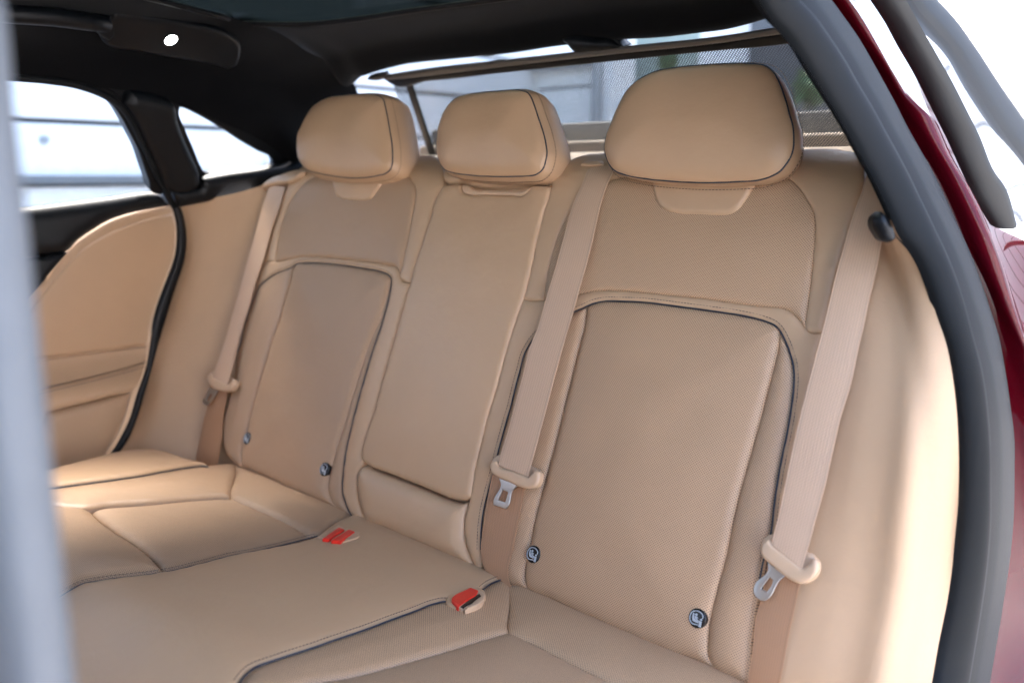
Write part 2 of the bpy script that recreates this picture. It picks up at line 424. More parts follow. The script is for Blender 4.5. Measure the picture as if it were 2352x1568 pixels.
def ribbon(name, A, B, bulge, mt, parent=None, nu=80, nv=9, toward=None, thick=0.0, flat=1.0):
    """strip between two edge curves, arched towards the viewer's side"""
    A = smooth3(A, nu); B = smooth3(B, nu); V = []; uv = []
    lu = np.r_[0, np.cumsum(np.linalg.norm(np.diff((A+B)/2, axis=0), axis=1))]
    for i in range(nu):
        t = (A[min(i+1, nu-1)]+B[min(i+1, nu-1)]-A[max(i-1, 0)]-B[max(i-1, 0)]); t /= np.linalg.norm(t)
        w = B[i]-A[i]; n = np.cross(t, w); n /= np.linalg.norm(n)+1e-12
        tw = (CAM-(A[i]+B[i])/2) if toward is None else np.asarray(toward)
        if n@tw < 0: n = -n
        for j in range(nv):
            x = j/(nv-1); arch = (1-abs(2*x-1)**(2*flat))**(1/2) if flat > 1 else math.sqrt(max(0, 1-(2*x-1)**2))
            V.append(A[i]+w*x+n*bulge*arch); uv.append((np.linalg.norm(w)*x, lu[i]))
    Fc = [(i*nv+j, i*nv+j+1, (i+1)*nv+j+1, (i+1)*nv+j) for i in range(nu-1) for j in range(nv-1)]
    o = mesh_obj(name, V, Fc, mt, parent, uv)
    if thick:
        md = o.modifiers.new('thickness', 'SOLIDIFY'); md.thickness = thick; md.offset = -1 if True else 0
    return o
def box(name, lo, hi, mt, parent=None, bevel=0.0):
    lo = np.array(lo, float); hi = np.array(hi, float)
    V = [(x, y, z) for x in (lo[0], hi[0]) for y in (lo[1], hi[1]) for z in (lo[2], hi[2])]
    Fc = [(0, 1, 3, 2), (4, 6, 7, 5), (0, 4, 5, 1), (2, 3, 7, 6), (0, 2, 6, 4), (1, 5, 7, 3)]
    o = mesh_obj(name, V, Fc, mt, parent, [(v[0]+v[1]*.7, v[2]) for v in V], smooth=False)
    if bevel:
        md = o.modifiers.new('bevel', 'BEVEL'); md.width = bevel; md.segments = 3; md.limit_method = 'NONE'
    return o

# ------------------------------------------------------------------ reference frames of the cabin
def PDz(p, zdepth): return CAM + ray(p)*zdepth
J = PDz((1150, 1335), 1.17)                                   # crease where backrest and cushion meet
REC = math.radians(22.5); TILT = math.radians(8.7)
def HBk(s, t):
    s = np.asarray(s, float); t = np.asarray(t, float)
    return -6.0*np.clip(t-0.575, 0, 1)**2 - 3.0*np.clip(0.03-t, 0, 1)**2
FB = Frame(J, (1, 0, 0), (0, math.sin(REC), math.cos(REC)), (0, -math.cos(REC), math.sin(REC)), HBk)
def HCu(s, t):
    t = np.asarray(t, float); return -3.0*np.clip(t-0.43, 0, 1)**2 + 0*np.asarray(s, float)
FC_ = Frame(J, (1, 0, 0), (0, -math.cos(TILT), math.sin(TILT)), (0, math.sin(TILT), math.cos(TILT)), HCu)
def sideR(z): return -0.165 - 0.514*0.5*((z+0.21)+math.hypot(z+0.21, 0.07))             # door aperture surface on the near side
def sideL(z): return -1.74 + 0.45*max(0, z+0.15)               # inner face of the far side
def sideQ(z): return -0.30 - 0.30*z
c45 = math.hypot(1, .45)
FU = Frame(CAM+np.array([-1.74, 0.8, -0.15]), (0, 1, 0), (.45/c45, 0, 1/c45), (1/c45, 0, -.45/c45))
FD = Frame(CAM+np.array([-1.74, 0.8, -0.15]), (0, 1, 0), (0, 0, 1), (1, 0, 0))
#GEOM
# ================================================================== car shell
car = thing('car', 'burgundy car seen through its open rear door, black headliner and grey door seals', 'car')
rev = lambda a: list(a)[::-1]

# ---- outlines on the seat backs (picture tracings projected on the real seat surface)
LU_R = [(913,394),(933,402),(945,416),(953,429),(955,447),(952,472),(943,517),(933,572),(923,612),(919,637)]
LU_L = [(733,402),(708,414),(688,432),(670,457),(658,484),(648,512),(639,552),(633,601)]
LU_B = [(633,601),(648,600),(670,594),(688,590),(713,590),(763,593),(838,601),(888,608),(908,613),(914,619),(919,637)]
LU_T = [(733,402),(790,386),(860,384),(913,394)]
LP = [(545,809),(552,789),(562,742),(572,712),(588,674),(595,659),(613,642),(638,627),(670,614),(680,607),(700,604),(738,604),(788,609),(838,617),(875,624),(893,632),(899,640),(898,657),(894,682),(885,717),(875,752),(863,784),(850,826),(833,884),(818,939),(805,991),(795,1039),(789,1084),(787,1109),(788,1134),(793,1151),(800,1171),(812,1188)]
L_OUT = [(603,601),(620,534),(633,492),(645,459),(655,437),(668,419),(685,404),(702,393)]
L_WOUT = [(545,809),(540,829),(540,871),(532,899),(522,934),(515,959),(511,984),(511,1009),(515,1029),(525,1049),(537,1061),(552,1073)]
L_IL = [(674,616),(668,642),(658,679),(643,737),(625,784),(615,821),(603,859),(588,911),(575,959),(567,996),(557,1021),(555,1046),(556,1072)]
L_IR = [(897,646),(888,687),(875,729),(850,786),(838,819),(823,866),(808,916),(790,976),(775,1024),(763,1066),(755,1099),(753,1121),(758,1141),(767,1162)]
ARM_L = [(1018,427),(1010,440),(1000,462),(988,504),(973,552),(955,604),(942,650),(930,692),(918,737),(905,782),(888,842),(873,894),(857,954),(840,1002),(832,1029),(830,1046),(834,1059),(843,1066)]
ARM_B = [(843,1066),(888,1084),(938,1103),(988,1124),(1038,1144),(1058,1148),(1073,1146),(1079,1142)]
ARM_R = [(1079,1142),(1084,1119),(1090,1079),(1103,1024),(1120,954),(1140,889),(1160,814),(1176,760),(1188,724),(1202,686),(1216,632),(1233,552),(1248,492),(1261,450),(1266,428)]
LC_L = [(838,1068),(828,1074),(820,1089),(819,1114),(822,1144),(830,1174),(840,1196)]
LC_R = [(1075,1152),(1072,1174),(1069,1186),(1067,1213),(1070,1246),(1080,1276),(1097,1306)]
RU_L = [(1439,405),(1399,416),(1370,430),(1340,452),(1311,485),(1296,507),(1281,540),(1266,590),(1254,642),(1248,690)]
RU_R = [(1787,401),(1814,412),(1837,435),(1854,460),(1867,485),(1872,507),(1872,542),(1868,592),(1863,642),(1857,692),(1850,737),(1850,755)]
RU_B = [(1248,690),(1290,686),(1326,677),(1364,669),(1389,667),(1426,668),(1526,677),(1626,687),(1701,698),(1764,705),(1789,707),(1807,712),(1822,722),(1839,740),(1850,755)]
RU_T = [(1439,405),(1480,397),(1600,392),(1740,394),(1787,401)]
RP_L = [(1104,1262),(1104,1248),(1110,1176),(1123,1121),(1130,1096),(1145,1034),(1160,979),(1173,934),(1186,881),(1196,844),(1203,816),(1213,796),(1226,777),(1250,755),(1282,735),(1316,717)]
RP_T = [(1316,717),(1338,708),(1363,697),(1388,692),(1426,692),(1476,694),(1551,703),(1626,713),(1701,724),(1738,732),(1764,740),(1779,747),(1791,759),(1801,777)]
RP_R = [(1801,777),(1814,809),(1821,834),(1824,859),(1823,889),(1818,934),(1809,989),(1796,1051),(1786,1106),(1779,1154),(1771,1222)]
R_OUT = [(1984,407),(1971,462),(1956,507),(1939,567),(1919,634),(1901,722),(1888,764)]
R_IL = [(1347,706),(1346,724),(1340,762),(1333,784),(1321,834),(1301,914),(1281,996),(1261,1071),(1246,1126),(1233,1176),(1215,1264),(1206,1307),(1207,1338),(1213,1353)]
R_IR = [(1790,764),(1789,784),(1779,834),(1764,891),(1748,954),(1731,1016),(1713,1079),(1696,1141),(1688,1174),(1666,1281),(1644,1364),(1629,1430),(1625,1474),(1627,1509),(1637,1530)]
BITE_L = [(556,1072),(588,1085),(638,1108),(688,1131),(738,1152),(767,1162)]
BITE_R = [(1213,1353),(1255,1371),(1307,1397),(1373,1427),(1439,1458),(1504,1487),(1557,1508),(1592,1515),(1637,1530)]

def cut(curve, a, b): return curve[a:b]
SB = dict(er=0.008, ed=0.0032, crown=0.004)

def headrest(label, front_px, taper, parent_h, group, depth=0.115, rec=13):
    rr = math.radians(rec)
    hr = thing('headrest', label, 'headrest', group)
    o2 = FB.un(parent_h, 0.035); O = FB.pt(np.array([o2[0]]), np.array([o2[1]]), np.array([0.035]))[0]
    f = Frame(O, (1, 0, 0), (0, math.sin(rr), math.cos(rr)), (0, -math.cos(rr), math.sin(rr)))
    P = catmull(f.uns(front_px), True, 0.004); c = (P.min(0)+P.max(0))/2
    # front cushion
    panel('face_pad', M_LEATHER, f, P[::2], hr, er=0.022, ed=0.007, crown=0.016, cl=0.045, skirt=0.003, st=True, cell=0.007)
    tube('piping', f.pt(P[:, 0], P[:, 1], np.full(len(P), -0.0068)), 0.0012, M_PIPE, hr, closed=True, sides=8)
    # side cover: rings going backwards
    prof = [(0.0, -0.009), (0.0035, -0.014), (0.0075, -0.026), (0.009, -0.045), (0.004, -0.07), (-0.008, -0.092), (-0.026, -0.108), (-0.055, -0.117), (-0.09, -0.12)]
    n = len(P); V = []; uv = []; Fl = []
    tg = np.roll(P, -1, 0)-np.roll(P, 1, 0); tg /= np.linalg.norm(tg, axis=1)[:, None]; nr = np.stack([tg[:, 1], -tg[:, 0]], 1)
    if np.mean(((P-c)*nr).sum(1)) < 0: nr = -nr
    ln = np.r_[0, np.cumsum(np.linalg.norm(np.diff(P, axis=0), axis=1))]
    for k, (o, d) in enumerate(prof):
        o = o+taper*d/0.05
        if o >= -0.012 and k < 5: Q = P+nr*o
        else:
            sc = 1+o/max(0.06, min(P[:, 0].ptp() if hasattr(P[:, 0], 'ptp') else np.ptp(P[:, 0]), np.ptp(P[:, 1]))/2); Q = c+(P-c)*sc
        V.append(f.pt(Q[:, 0], Q[:, 1], np.full(n, d*depth/0.12))); uv.append(np.stack([ln, np.full(n, -d)], 1))
    V = np.concatenate(V); uv = np.concatenate(uv)
    for k in range(len(prof)-1):
        for i in range(n):
            j = (i+1) % n; Fl.append((k*n+i, k*n+j, (k+1)*n+j, (k+1)*n+i))
    Fl.append(tuple((len(prof)-1)*n+i for i in range(n)))
    o = mesh_obj('cover', V, Fl, M_LEATHER, hr, uv)
    Q = P+nr*0.0062
    stitches('stitching', f, np.vstack([Q, Q[:1]]), -0.0215, M_THREADT, hr, pitch=0.005)
    # posts
    for sx in (-1, 1):
        a = c+np.array([sx*0.045, P[:, 1].min()-c[1]])
        p0 = f.pt(np.array([a[0]]), np.array([a[1]+0.02]), np.array([-0.06]))[0]; p1 = f.pt(np.array([a[0]]), np.array([a[1]-0.09]), np.array([-0.06]))[0]
        tube('post', [p0, (p0+p1)/2, p1], 0.006, M_CHROME, hr)
    return hr

HRG = 'headrests on the rear bench'
headrest('smaller tan headrest on the far seat, beside the black rear pillar', [(677,332),(679,307),(688,287),(698,267),(710,247),(728,232),(750,222),(783,217),(820,214),(850,215),(865,219),(873,225),(879,245),(885,275),(890,305),(894,332),(895,357),(894,375),(890,387),(880,396),(863,401),(813,407),(763,403),(725,396),(698,387),(685,372),(678,355)], 0.0, (800,412), HRG)
headrest('tan headrest on the middle seat above the folded armrest', [(998,325),(1000,300),(1007,272),(1019,247),(1033,230),(1052,219),(1075,213),(1113,209),(1163,205),(1176,204),(1191,206),(1206,211),(1213,220),(1221,240),(1231,270),(1241,300),(1248,330),(1250,350),(1247,367),(1241,385),(1228,397),(1201,402),(1176,403),(1120,403),(1063,399),(1033,394),(1013,385),(1003,365),(998,345)], 0.002, (1130,410), HRG)
headrest('largest and nearest tan headrest, on the seat by the open door', [(1383,342),(1385,320),(1396,287),(1413,245),(1438,202),(1456,185),(1476,172),(1501,161),(1551,152),(1613,146),(1676,143),(1713,143),(1738,145),(1758,151),(1771,162),(1782,180),(1791,202),(1801,232),(1809,262),(1816,287),(1818,312),(1817,337),(1811,357),(1799,376),(1786,391),(1764,403),(1738,411),(1701,414),(1626,417),(1526,413),(1463,406),(1426,398),(1411,392),(1401,385),(1388,362)], 0.012, (1600,424), HRG)

# ---- far outer seat back
def badge(parent, px, r):
    c = FB.un(px, 0.0048); a = np.linspace(0, 2*math.pi, 36, endpoint=False)
    P = np.stack([c[0]+r*np.cos(a), c[1]+r*np.sin(a)], 1)
    b = panel('child_seat_badge', M_BLACKP, FB, P, parent, h=0.0050, er=0.002, ed=0.0012, crown=0.0006, skirt=0.008, st=True, cell=0.003, step=0.0018)
    b['label'] = 'round black child seat anchor badge with white pictogram'
    def flat(pts, w=None, closed=True):
        P = np.array(pts, float)*r
        P[:, 0] += c[0]; P[:, 1] += c[1]
        return panel('pictogram', M_WHITEP, FB, P, b, h=0.0058, er=0.0003, ed=0.0001, crown=0, skirt=0.0012, st=True, cell=0.004, step=0.0009, bev=False)
    def stroke(pts, w):
        Q = catmull(np.array(pts, float), False, 0.06); A = offset2(Q, w/2); B = offset2(Q, -w/2)
        return flat(np.vstack([A, B[::-1]]))
    stroke([(0.62, 0.16), (0.62, 0.42), (0.48, 0.58), (-0.52, 0.58), (-0.66, 0.44), (-0.66, -0.46), (-0.52, -0.60), (0.26, -0.60)], 0.09)
    flat([(-0.52, 0.42), (-0.36, 0.36), (-0.32, 0.02), (-0.10, -0.20), (0.26, -0.30), (0.28, -0.42), (-0.06, -0.42), (-0.36, -0.36), (-0.50, -0.10)])
    flat([(-0.14+0.13*math.cos(t), 0.34+0.13*math.sin(t)) for t in np.linspace(0, 6.28, 12, endpoint=False)])
    flat([(-0.27, 0.16), (-0.12, 0.18), (0.10, 0.12), (0.14, 0.02), (-0.02, 0.02), (0.08, -0.08), (0.38, -0.20), (0.34, -0.30), (0.02, -0.20), (-0.22, 0.0)])
    flat([(0.36, -0.14), (0.62, -0.14), (0.62, -0.74), (0.36, -0.74)])
    flat([(0.50+0.13*math.cos(t), 0.02+0.10*math.sin(t)) for t in np.linspace(0, 6.28, 12, endpoint=False)])
    return b
SEATG = 'outer seat backs of the rear bench'
fb = thing('outer_seat', 'far outer seat back in tan perforated leather, beside the far door', 'car seat', SEATG)
top_l = [(702,393),(712,378),(745,366),(850,361),(935,358),(1000,360),(1012,375),(1017,398),(1018,412)]
panel('shoulder_surround', M_LEATHER, FB, L_OUT + top_l + cut(ARM_L,0,7) + [(932,648),(921,643)] + rev(LU_R) + rev(LU_T)[1:-1] + LU_L, fb, **SB)
panel('shoulder_pad', M_WEAVE, FB, rev(LU_B)[:-1] + rev(LU_L)[0:-1] + LU_T + LU_R[1:-1], fb, h=0.0005, er=0.009, ed=0.0036, crown=0.007)
panel('headrest_tab', M_LEATHER, FB, [(760,380),(763,407),(766,430),(770,447),(780,457),(800,460),(833,461),(853,456),(863,442),(883,410),(893,380)], fb, h=0.009, er=0.008, ed=0.006, crown=0.004)
panel('lumbar_surround', M_LEATHER, FB, LU_B[:-1] + [(919,637),(925,646),(932,650)] + cut(ARM_L,6,17) + LC_L[1:] + [(812,1188)] + rev(LP)[1:-2] + [(560,750),(575,700),(588,650),(603,601)], fb, **SB)
panel('bolster', M_WEAVE, FB, LP[0:9] + [(674,613)] + L_IL[1:] + rev(L_WOUT)[0:-1], fb, h=0.0, er=0.012, ed=0.005, crown=0.006, cell=0.007)
panel('back_pad', M_WEAVE, FB, [(674,616)] + LP[9:17] + L_IR[1:] + rev(BITE_L)[1:-1] + rev(L_IL)[:-1], fb, h=0.001, er=0.013, ed=0.006, crown=0.010, cl=0.07)
panel('bolster', M_WEAVE, FB, [(899,640)] + LP[17:] + [(790,1178)] + rev(L_IR)[:-1], fb, h=-0.001, er=0.011, ed=0.005, crown=0.003, cell=0.006)
st, P = on_frame(FB, LP, -0.0014); tube('piping', P, 0.00105, M_PIPE, fb)
stitches('stitching', FB, offset2(st, 0.0052)[6:], 0.0, M_THREADT, fb)
for cc, sg in ((LU_R, 1), (LU_L, 1)):
    st, P = on_frame(FB, cc, 0); stitches('stitching', FB, offset2(st, 0.0045*sg), -0.0012, M_THREADT, fb)
badge(fb, (744,1077), 0.0118); badge(fb, (567,1006), 0.0118)

# ---- near outer seat back
nb_ = thing('outer_seat', 'near outer seat back in tan perforated leather, beside the open door', 'car seat', SEATG)
top_r = [(1267,414),(1272,402),(1284,386),(1305,370),(1340,356),(1383,351),(1500,347),(1700,344),(1830,342),(1930,343),(1965,352),(1980,375)]
panel('shoulder_surround', M_LEATHER, FB, [(1202,686)] + ARM_R[10:] + top_r + R_OUT + [(1858,763)] + rev(RU_R) + rev(RU_T)[1:-1] + RU_L + [(1212,690)], nb_, **SB)
panel('shoulder_pad', M_PERF, FB, rev(RU_B)[:-1] + rev(RU_L)[:-1] + RU_T + RU_R[1:-1], nb_, h=0.0005, er=0.009, ed=0.0036, crown=0.007)
panel('headrest_tab', M_LEATHER, FB, [(1496,385),(1499,413),(1501,437),(1506,460),(1516,475),(1534,486),(1559,492),(1601,494),(1651,495),(1679,492),(1696,482),(1709,465),(1726,437),(1741,412),(1756,388)], nb_, h=0.009, er=0.008, ed=0.006, crown=0.004)
r_low = [(1888,765),(1872,850),(1852,945),(1826,1070),(1800,1180),(1790,1240)]
panel('lumbar_surround', M_LEATHER, FB, [(1202,686),(1212,690)] + RU_B[:-1] + [(1850,755),(1858,763)] + r_low + rev(RP_R)[:-1] + rev(RP_T)[:-1] + rev(RP_L)[:-1] + [(1106,1285),(1104,1310)] + rev(LC_R)[:-1] + cut(ARM_R,0,10), nb_, **SB)
panel('bolster', M_PERF, FB, [(1790,764),(1801,777)] + RP_R[1:] + [(1754,1285),(1736,1382),(1723,1482),(1719,1548),(1717,1572),(1680,1559)] + rev(R_IR)[:-1], nb_, h=0.0, er=0.016, ed=0.006, crown=0.008)
panel('back_pad', M_PERF, FB, [(1347,706)] + RP_T[2:-1] + [(1790,764)] + R_IR[1:] + rev(BITE_R)[1:-1] + rev(R_IL)[:-1], nb_, h=0.001, er=0.013, ed=0.006, crown=0.010, cl=0.07)
panel('bolster', M_PERF, FB, RP_L + [(1338,708)] + R_IL + [(1170,1345),(1125,1330),(1108,1300)], nb_, h=0.0, er=0.013, ed=0.006, crown=0.005)
rp = RP_L + RP_T[1:] + RP_R[1:] + [(1754,1285),(1738,1370)]
st, P = on_frame(FB, rp, -0.0014); tube('piping', P, 0.00105, M_PIPE, nb_)
stitches('stitching', FB, offset2(st, 0.0055), 0.0, M_THREAD, nb_)
for cc in (RU_R, RU_L):
    st, P = on_frame(FB, cc, 0); stitches('stitching', FB, offset2(st, 0.0050), -0.001, M_THREAD, nb_)
st, P = on_frame(FB, [(1506,460),(1516,475),(1534,486),(1559,492),(1601,494),(1651,495),(1679,492),(1696,482),(1709,465)], 0); stitches('stitching', FB, offset2(st, 0.0015), 0.004, M_THREADT, nb_)
badge(nb_, (1601,1419), 0.0112); badge(nb_, (1224,1272), 0.0118)

# ---- folded centre armrest and what surrounds it
ar = thing('folding_armrest', 'smooth tan armrest folded up between the two outer seat backs', 'armrest')
HND = [(1063,424),(1062,435),(1065,442),(1073,445),(1120,447),(1176,448),(1201,448),(1208,443),(1218,433),(1226,427)]
panel('armrest_pad', M_LEATHER, FB, ARM_L[:-1] + ARM_B[:-1] + ARM_R + [(1238,426)] + rev(HND)[0:] + [(1040,423)], ar, h=0.003, er=0.009, ed=0.006, crown=0.004, cl=0.08)
panel('pull_handle', M_TANPL, FB, HND + [(1205,438),(1176,439),(1120,438),(1088,436),(1078,428)], ar, h=0.004, er=0.003, ed=0.002, crown=0.0, cell=0.005)
panel('handle_recess', M_LEATHER, FB, [(1063,418),(1075,444),(1176,448),(1201,447),(1226,420)], ar, h=-0.012, er=0.004, ed=0.001, crown=0, cell=0.006)
panel('leather_roll', M_LEATHER, FB, [(1018,392),(1017,412),(1023,422),(1063,421),(1085,429),(1176,432),(1213,429),(1236,425),(1266,428),(1267,415),(1272,396),(1250,385),(1040,382)], ar, h=0.002, er=0.016, ed=0.016, crown=0.002, cell=0.006)
panel('base_pad', M_LEATHER, FB, LC_L + [(888,1219),(938,1242),(988,1263),(1038,1285),(1097,1308)] + rev(LC_R)[1:] + [(1058,1154),(1038,1150),(988,1130),(938,1109),(888,1090),(850,1074)], ar, h=0.004, er=0.022, ed=0.014, crown=0.008)

# ---- dark body behind the pads so seams read as seams
core = panel('seat_core', M_TRIM, FB, [(603,601),(655,437),(712,372),(850,361),(1000,360),(1300,372),(1500,347),(1830,342),(1960,352),(1970,470),(1886,770),(1800,1180),(1745,1300),(1722,1560),(1400,1445),(1100,1310),(800,1180),(556,1072),(525,1000),(545,809)], fb, h=-0.022, er=0.01, ed=0.004, crown=0, cell=0.02, skirt=0.05)

# ---- bench cushion
cu = thing('bench_cushion', 'tan leather rear bench cushion with navy piping, under the seat backs', 'seat cushion')
C_LS = [(740,1222),(728,1231),(588,1265),(525,1277),(463,1294),(375,1314),(300,1324),(225,1334),(188,1341),(160,1356),(133,1374),(100,1400)]
C_RS = [(1152,1330),(1126,1341),(1109,1354),(1075,1372),(1036,1384),(1023,1381),(1001,1385),(951,1404),(901,1422),(838,1446),(776,1467),(713,1489),(651,1509),(613,1522),(588,1531),(575,1540),(563,1551),(550,1568),(530,1600)]
def HCc(s, t):
    t = np.asarray(t, float); return -2.6*np.clip(t-0.40, 0, 1)**2 + 0*np.asarray(s, float)
FC_.hb = HCc
panel('seat_pad', M_LEATHER, FC_, C_LS + [(40,1460),(60,1640),(200,1720),(480,1680)] + rev(C_RS) + [(1090,1290),(1000,1252),(900,1207),(830,1177),(790,1190)], cu, h=0.005, er=0.013, ed=0.007, crown=0.006, cl=0.06, cell=0.009)
C_II = [(1168,1452),(1138,1461),(1088,1476),(1013,1499),(938,1520),(863,1541),(801,1556),(738,1566),(600,1592)]
panel('side_strip', M_PERF, FC_, C_RS[:-1] + [(520,1620),(590,1600)] + rev(C_II)[1:] + [(1166,1441),(1170,1401),(1170,1340),(1160,1325)], cu, h=0.0, er=0.012, ed=0.006, crown=0.007, cell=0.007)
C_RB = [(1168,1452),(1233,1483),(1299,1518),(1351,1544),(1395,1566),(1480,1605)]
panel('rear_strip', M_PERF, FC_, [(1170,1340),(1170,1401),(1166,1441)] + C_RB + [(1700,1700),(1760,1590),(1640,1512),(1500,1460),(1300,1368),(1200,1322)], cu, h=0.0, er=0.014, ed=0.006, crown=0.007, cell=0.007)
panel('seat_pad', M_WEAVE, FC_, C_II[:-1] + [(560,1620),(600,1720),(1100,1800),(1600,1700)] + rev(C_RB)[:-1], cu, h=-0.002, er=0.016, ed=0.006, crown=0.010, cell=0.010)
st, P = on_frame(FC_, C_RS[4:-1], 0.003); tube('piping', P, 0.0012, M_PIPE, cu); stitches('stitching', FC_, offset2(st, 0.0062), 0.0055, M_THREAD, cu)
st, P = on_frame(FC_, C_RS[0:3], 0.003); tube('piping', P, 0.0012, M_PIPE, cu); stitches('stitching', FC_, offset2(st, 0.006), 0.006, M_THREAD, cu)
st, P = on_frame(FC_, C_LS[1:], 0.0035); tube('piping', P, 0.0010, M_PIPE, cu)
stitches('stitching', FC_, offset2(st, 0.0058), 0.0055, M_THREADT, cu)
# far half
F_BT = [(105,1086),(175,1067),(225,1054),(263,1044),(325,1038),(363,1040),(400,1049),(425,1057),(448,1064),(475,1070)]
F_P = [(60,1129),(108,1123),(175,1114),(250,1104),(325,1093),(400,1079),(440,1073),(463,1070),(478,1072)]
panel('outer_bolster', M_LEATHER, FC_, [(40,1105)] + [(p[0], p[1]-4) for p in F_BT] + rev(F_P), cu, h=0.010, er=0.014, ed=0.009, crown=0.004, cell=0.007)
F_SB = [(60,1160),(105,1164),(150,1168),(195,1171),(250,1164),(350,1157),(450,1147),(500,1144),(530,1144)]
panel('side_strip', M_WEAVE, FC_, F_P + [(510,1068),(545,1068),(542,1090),(535,1109),(530,1144)] + rev(F_SB)[1:], cu, h=0.004, er=0.014, ed=0.008, crown=0.006, cell=0.007)
F_RB = [(530,1144),(575,1165),(600,1176),(650,1198),(688,1218),(705,1230)]
panel('rear_strip', M_WEAVE, FC_, [(545,1062),(542,1090),(535,1109)] + F_RB + [(735,1228),(765,1206),(800,1190),(812,1180),(760,1142),(640,1090),(570,1058)], cu, h=0.002, er=0.014, ed=0.009, crown=0.006, cell=0.007)
F_X = [(195,1172),(225,1193),(263,1221),(313,1253),(350,1283),(375,1311)]
panel('seat_pad', M_WEAVE, FC_, F_SB[3:] + F_RB[1:] + [(722,1232),(588,1263),(525,1275),(463,1292)] + rev(F_X)[:-1], cu, h=-0.004, er=0.012, ed=0.007, crown=0.004, cell=0.008)
panel('thigh_pad', M_WEAVE, FC_, rev(F_SB)[5:] + [(20,1200),(40,1420),(100,1398),(133,1372),(160,1354),(188,1339),(225,1332),(300,1322)] + rev(F_X)[:-1] , cu, h=0.003, er=0.020, ed=0.010, crown=0.008, cell=0.009)
st, P = on_frame(FC_, F_P, 0.009); tube('piping', P, 0.0012, M_PIPE, cu); stitches('stitching', FC_, offset2(st, -0.006), 0.009, M_THREADT, cu)
panel('cushion_core', M_TRIM, FC_, [(30,1110),(325,1045),(545,1060),(800,1170),(1170,1330),(1640,1520),(1760,1600),(1600,1780),(600,1740),(60,1660)], cu, h=-0.02, er=0.01, ed=0.003, crown=0, cell=0.03, skirt=0.12)

# ---- buckles
def pan3(parent, name, mt, px, h, depth, er=0.002, **k): return panel(name, mt, FC_, px, parent, h=h, er=er, ed=er*0.8, crown=0.0, cell=0.003, skirt=depth, step=0.0012, dh=h, **k)
BG = 'seat belt buckles sunk in the bench cushion'
b1 = thing('belt_buckle', 'single buckle with red button beside the near seat back', 'belt buckle', BG)
pan3(b1, 'pocket_trim', M_LEATHER, [(1028,1384),(1026,1372),(1036,1360),(1054,1354),(1078,1346),(1092,1347),(1110,1352),(1116,1362),(1113,1378),(1096,1392),(1070,1398),(1052,1395)], 0.0065, 0.012, 0.003)
pan3(b1, 'housing', M_TANPL, [(1037,1376),(1079,1346),(1101,1353),(1112,1361),(1109,1376),(1062,1397),(1052,1392)], 0.0085, 0.02, 0.002)
pan3(b1, 'release_button', M_RED, [(1038,1376),(1080,1347),(1099,1354),(1094,1364),(1064,1382),(1053,1391)], 0.0105, 0.01, 0.0022)
pan3(b1, 'slot', M_BLACKP, [(1057,1392),(1067,1384),(1095,1365),(1101,1362),(1103,1364),(1064,1395)], 0.0092, 0.004, 0.001)
pan3(b1, 'side_wall', M_TANPL, [(1069,1397),(1104,1368),(1111,1364),(1112,1374),(1104,1383)], 0.0115, 0.01, 0.002)
b2 = thing('belt_buckle', 'far one of the paired red buckles under the far seat back', 'belt buckle', BG)
pan3(b2, 'housing', M_TANPL, [(729,1232),(777,1204),(794,1215),(759,1238)], 0.0085, 0.02, 0.0015)
pan3(b2, 'release_button', M_RED, [(741,1235),(778,1209),(791,1214),(756,1237)], 0.0125, 0.008, 0.002)
b3 = thing('belt_buckle', 'near one of the paired red buckles, towards the middle of the cushion', 'belt buckle', BG)
pan3(b3, 'housing', M_TANPL, [(758,1238),(797,1212),(818,1219),(828,1222),(824,1231),(787,1243)], 0.009, 0.02, 0.0015)
pan3(b3, 'release_button', M_RED, [(761,1239),(801,1214),(815,1219),(783,1242)], 0.0135, 0.008, 0.002)
pan3(b3, 'side_wall', M_TANPL, [(787,1243),(817,1222),(827,1221),(825,1230)], 0.0115, 0.008, 0.0015)

